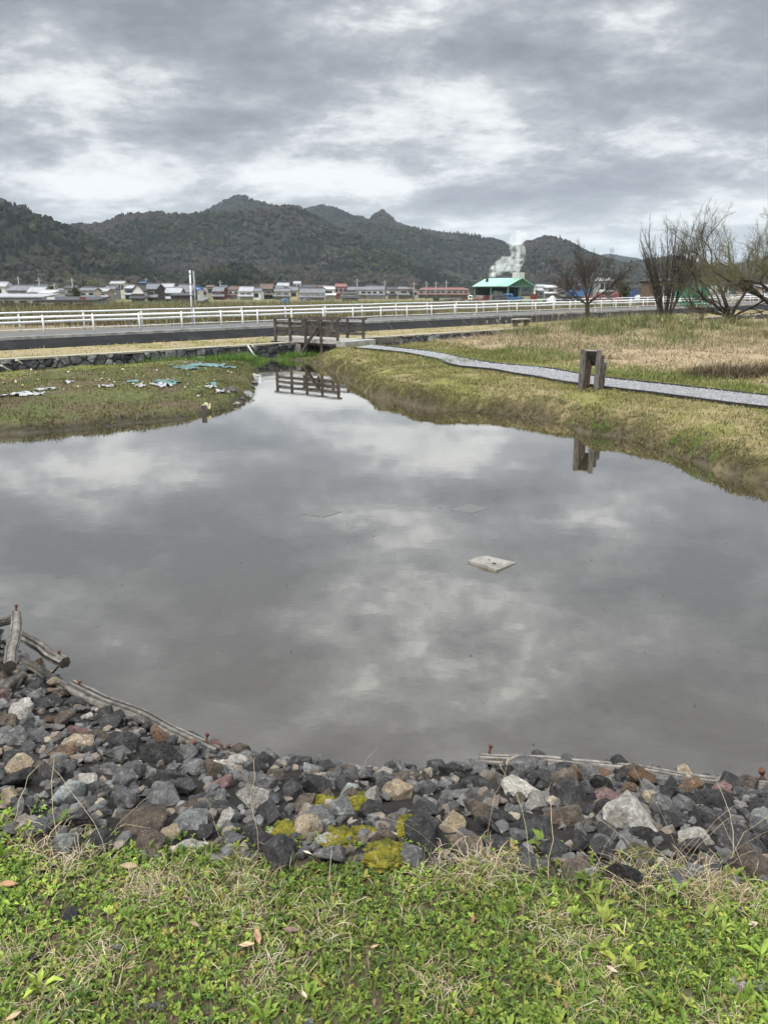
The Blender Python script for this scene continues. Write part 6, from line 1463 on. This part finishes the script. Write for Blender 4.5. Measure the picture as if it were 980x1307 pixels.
# excavator
p = ground_at(731, 165); root = empty('excavator', p, 0, 'excavator with a raised blue boom and dark red arm in the scrap yard', 'excavator'); k = 116 / FPX
m = MB()
for y in (-.8, .8): m.box((0, y, .4), (2.6, .5, .8))
m.build('track', M_tyre, root, .15); m = MB(); m.box((.1, 0, 1.25), (2.0, 1.7, .9)); m.build('body', M_blue, root, .08); m = MB(); m.box((.5, -.4, 2.0), (.9, .9, 1.0)); cab = m.build('cab', M_red, root, .06); m = MB(); m.box((.5, -.87, 2.1), (.7, .04, .6)); m.build('window', M_win, cab)
m = MB(); m.bar((-.9, 0, .9), (.95, -.1, 2.7), .34, .42); m.build('boom', M_blue, root); m = MB(); m.bar((.35, -.05, 1.4), (1.05, -.05, 3.2), .24, .3); m.build('arm', M_red, root)
m = MB(); m.add([(.85, -.3, 3.1), (1.45, -.3, 3.0), (1.35, -.3, 3.45), (.85, .2, 3.1), (1.45, .2, 3.0), (1.35, .2, 3.45)], [(0, 1, 2), (5, 4, 3), (0, 3, 4, 1), (1, 4, 5, 2), (2, 5, 3, 0)]); m.build('bucket', M_black, root); root.scale = (1.35, 1.35, 1.35)
# green windbreak screen
d = 64; p0, p1 = at_d(862, 380, d), at_d(903, 380, d); root = empty('windbreak_screen', (p0.x, d, h1(p0.x, d)), 0, 'bright green netting screen on posts behind the guardrail on the right', 'screen'); zt = at_d(880, 366, d).z - root.location.z
m = MB(); v = []
nn = 24
for i in range(nn + 1): 
    x = (p1.x - p0.x) * i / nn; yy_ = .07 * math.sin(i * 1.9); v += [(x, yy_, .1), (x, yy_ + .05, zt + .04 * math.sin(i * 1.1))]
m.add(v, [(2 * i, 2 * i + 2, 2 * i + 3, 2 * i + 1) for i in range(nn)]); m.build('netting', material('green netting', (.05, .22, .14), .7, 3, .75, 1.2), root)
for i in range(5):
    m = MB(); m.tube([((p1.x - p0.x) * i / 4, .1, -.1), ((p1.x - p0.x) * i / 4, .1, zt + .1)], .04, 6); m.build('post', M_gframe, root)
# green net before the farmhouse
d = 120; p0, p1 = at_d(173, 388, d), at_d(231, 388, d); root = empty('net_fence', (p0.x, d, h1(p0.x, d)), 0, 'low teal green net fence before the white gabled farmhouse', 'fence'); zt = max(.7, at_d(200, 384.5, d).z - root.location.z)
m = MB(); m.add([v for i in range(nn + 1) for v in (((p1.x - p0.x) * i / nn, .1 * math.sin(i * 2.2), .0), ((p1.x - p0.x) * i / nn, .1 * math.sin(i * 2.2), zt * (.8 + .2 * math.sin(i * 1.7))))], [(2 * i, 2 * i + 2, 2 * i + 3, 2 * i + 1) for i in range(nn)]); m.build('netting', material('teal netting', (.06, .26, .19), .7, 3, .75, 1.2), root)
for i in range(6):
    m = MB(); m.tube([((p1.x - p0.x) * i / 5, .1, -.1), ((p1.x - p0.x) * i / 5, .1, zt + .15)], .04, 6); m.build('post', M_gframe, root)
# blue sheets in the orchard
for px0, px1, lab, arch in ((360, 369, 'blue sheet over a stack in the orchard', 0), (385, 396, 'arched blue plastic tunnel in the orchard', 1)):
    d = 135; p0, p1 = ground_at(px0, d), ground_at(px1, d); w = p1.x - p0.x; root = empty('plastic_tunnel' if arch else 'covered_stack', (p0 + p1) / 2, .3, lab, 'tunnel' if arch else 'stack'); m = MB(); n_ = 11; v = []
    for i in range(n_):
        an = PI * i / (n_ - 1); x = -math.cos(an) * w / 2; z = (math.sin(an) ** (.9 if arch else .35)) * 1.0; v += [(x, -.6, z), (x, .9, z)]
    m.add(v, [(2 * i, 2 * i + 2, 2 * i + 3, 2 * i + 1) for i in range(n_ - 1)]); m.add([v[2 * i] for i in range(n_)], [tuple(range(n_))]) if not arch else None
    m.build('sheet', flat_mat('blue sheet', (.05, .17, .36)), root)
    m = MB(); m.tube([v[2 * i] for i in range(n_)], .03, 6); m.build('hoop', M_frame, root)

# ------------------------------------------------------------------ plants of the fields
def field_blades(n, px_rng, d_rng, hr, wr_, cols, wts, rows=0, name='crops'):
    ys = RNG.uniform(d_rng[0], d_rng[1], n); xs = RNG.uniform(px_rng[0], px_rng[1], n); X_ = (xs - CX) / FPX / 1.035 * ys
    if rows: ys = np.round(ys / rows) * rows + RNG.normal(0, .15, n)
    t, s = road_ts(X_, ys); k_ = s < -8; X_, ys = X_[k_], ys[k_]; n = len(X_)
    return tag(blades(name, np.column_stack([X_, ys, height(X_, ys)]), RNG.uniform(hr[0], hr[1], n), RNG.uniform(wr_[0], wr_[1], n), RNG.uniform(.05, .8, n), RNG.uniform(0, 2 * PI, n), palette(n, cols, wts), M_straw), kind='stuff')
field_blades(42000, (-120, 640), (52, 125), (.5, 1.35), (.03, .07), [(.20, .165, .09), (.13, .125, .055), (.16, .18, .06), (.10, .075, .055), (.27, .24, .16)], (4, 3, 3, 3, 1), 3.2, 'orchard')
field_blades(20000, (560, 1050), (60, 125), (.3, .9), (.03, .07), [(.19, .16, .09), (.12, .13, .05), (.10, .08, .06)], (3, 3, 2), 4.0, 'crops')
def clump_tree(name, px_, yb, yt, w, d, cols, label, cat, wts=(3, 2, 1)):
    p = W(px_, yb, d); zg = h1(p.x, d); zt = W(px_, yt, d).z; r = w * d / FPX / 2; hh = max(zt - zg, .8); root = empty(name, (p.x, d, zg), 0, label, cat)
    n = 900; cl = RNG.normal(0, 1, (26, 3)); cl /= np.linalg.norm(cl, axis=1)[:, None]; cl *= RNG.uniform(.35, .85, (26, 1)); k = RNG.integers(0, 26, n)
    q_ = cl[k] + RNG.normal(0, .16, (n, 3)); P_ = q_ * np.array([r, r, hh * .46]) + np.array([0, 0, hh * .56])
    b = blades('crown', P_, RNG.uniform(.25, .5, n), RNG.uniform(.16, .3, n), RNG.uniform(0, 2.2, n), RNG.uniform(0, 2 * PI, n), palette(n, cols, wts), M_leaf); b.parent = root
    m = MB(); m.tube([(0, 0, -.1), (0, 0, hh * .6)], [.16, .08], 7); m.build('trunk', M_bark, root)
EV = [(.045, .06, .022), (.065, .085, .03), (.09, .10, .035)]
clump_tree('evergreen_tree', 66, 377, 362, 17, 175, EV, 'round dark evergreen between the village poles on the left', 'tree'); clump_tree('evergreen_tree', 98, 378, 366, 10, 140, EV, 'small dark tree beside the cream walled house', 'tree'); clump_tree('evergreen_tree', 797, 375, 358, 16, 140, EV, 'dark rounded tree behind the dark red heap', 'tree')
clump_tree('garden_tree', 122, 372, 352, 24, 300, [(.10, .11, .035), (.08, .09, .03), (.13, .13, .05)], 'yellow green tree uphill behind the low light roofed house', 'tree'); clump_tree('garden_tree', 88, 366, 345, 26, 330, [(.11, .115, .04), (.08, .09, .03), (.14, .13, .05)], 'largest yellow green tree at the hill foot on the left', 'tree')
clump_tree('garden_tree', 393, 366, 352, 18, 320, [(.13, .09, .065), (.11, .075, .06), (.10, .08, .05)], 'reddish bare looking tree on the slope above the columned hall', 'tree')
HG = [(.06, .055, .035), (.085, .08, .04), (.12, .09, .055)]
for px_, w, lab in ((-14, 30, 'dark hedge clump cut by the left edge of the photo'), (15, 30, 'dark hedge clump before the windows of the long pale roofed building'), (44, 26, 'reddish brown hedge clump where the two long buildings meet'), (80, 34, 'dark hedge clump before the white curtain of the flat roofed shed'), (112, 24, 'hedge clump before the right end of the flat roofed shed')): clump_tree('hedge', px_, 397, 388.5, w, 88, HG, lab, 'hedge', (3, 3, 2))

# ------------------------------------------------------------------ air
hm, nt, out = new_mat('thin haze'); pv = N(nt, 'ShaderNodeVolumePrincipled'); pv.inputs['Color'].default_value = (.74, .86, 1.0, 1); pv.inputs['Density'].default_value = .00011; pv.inputs['Anisotropy'].default_value = .0
nt.links.new(pv.outputs[0], out.inputs['Volume'])
m = MB(); m.box((0, 2400, 120), (12000, 9000, 300)); o = m.build('haze', hm); tag(o, kind='stuff')
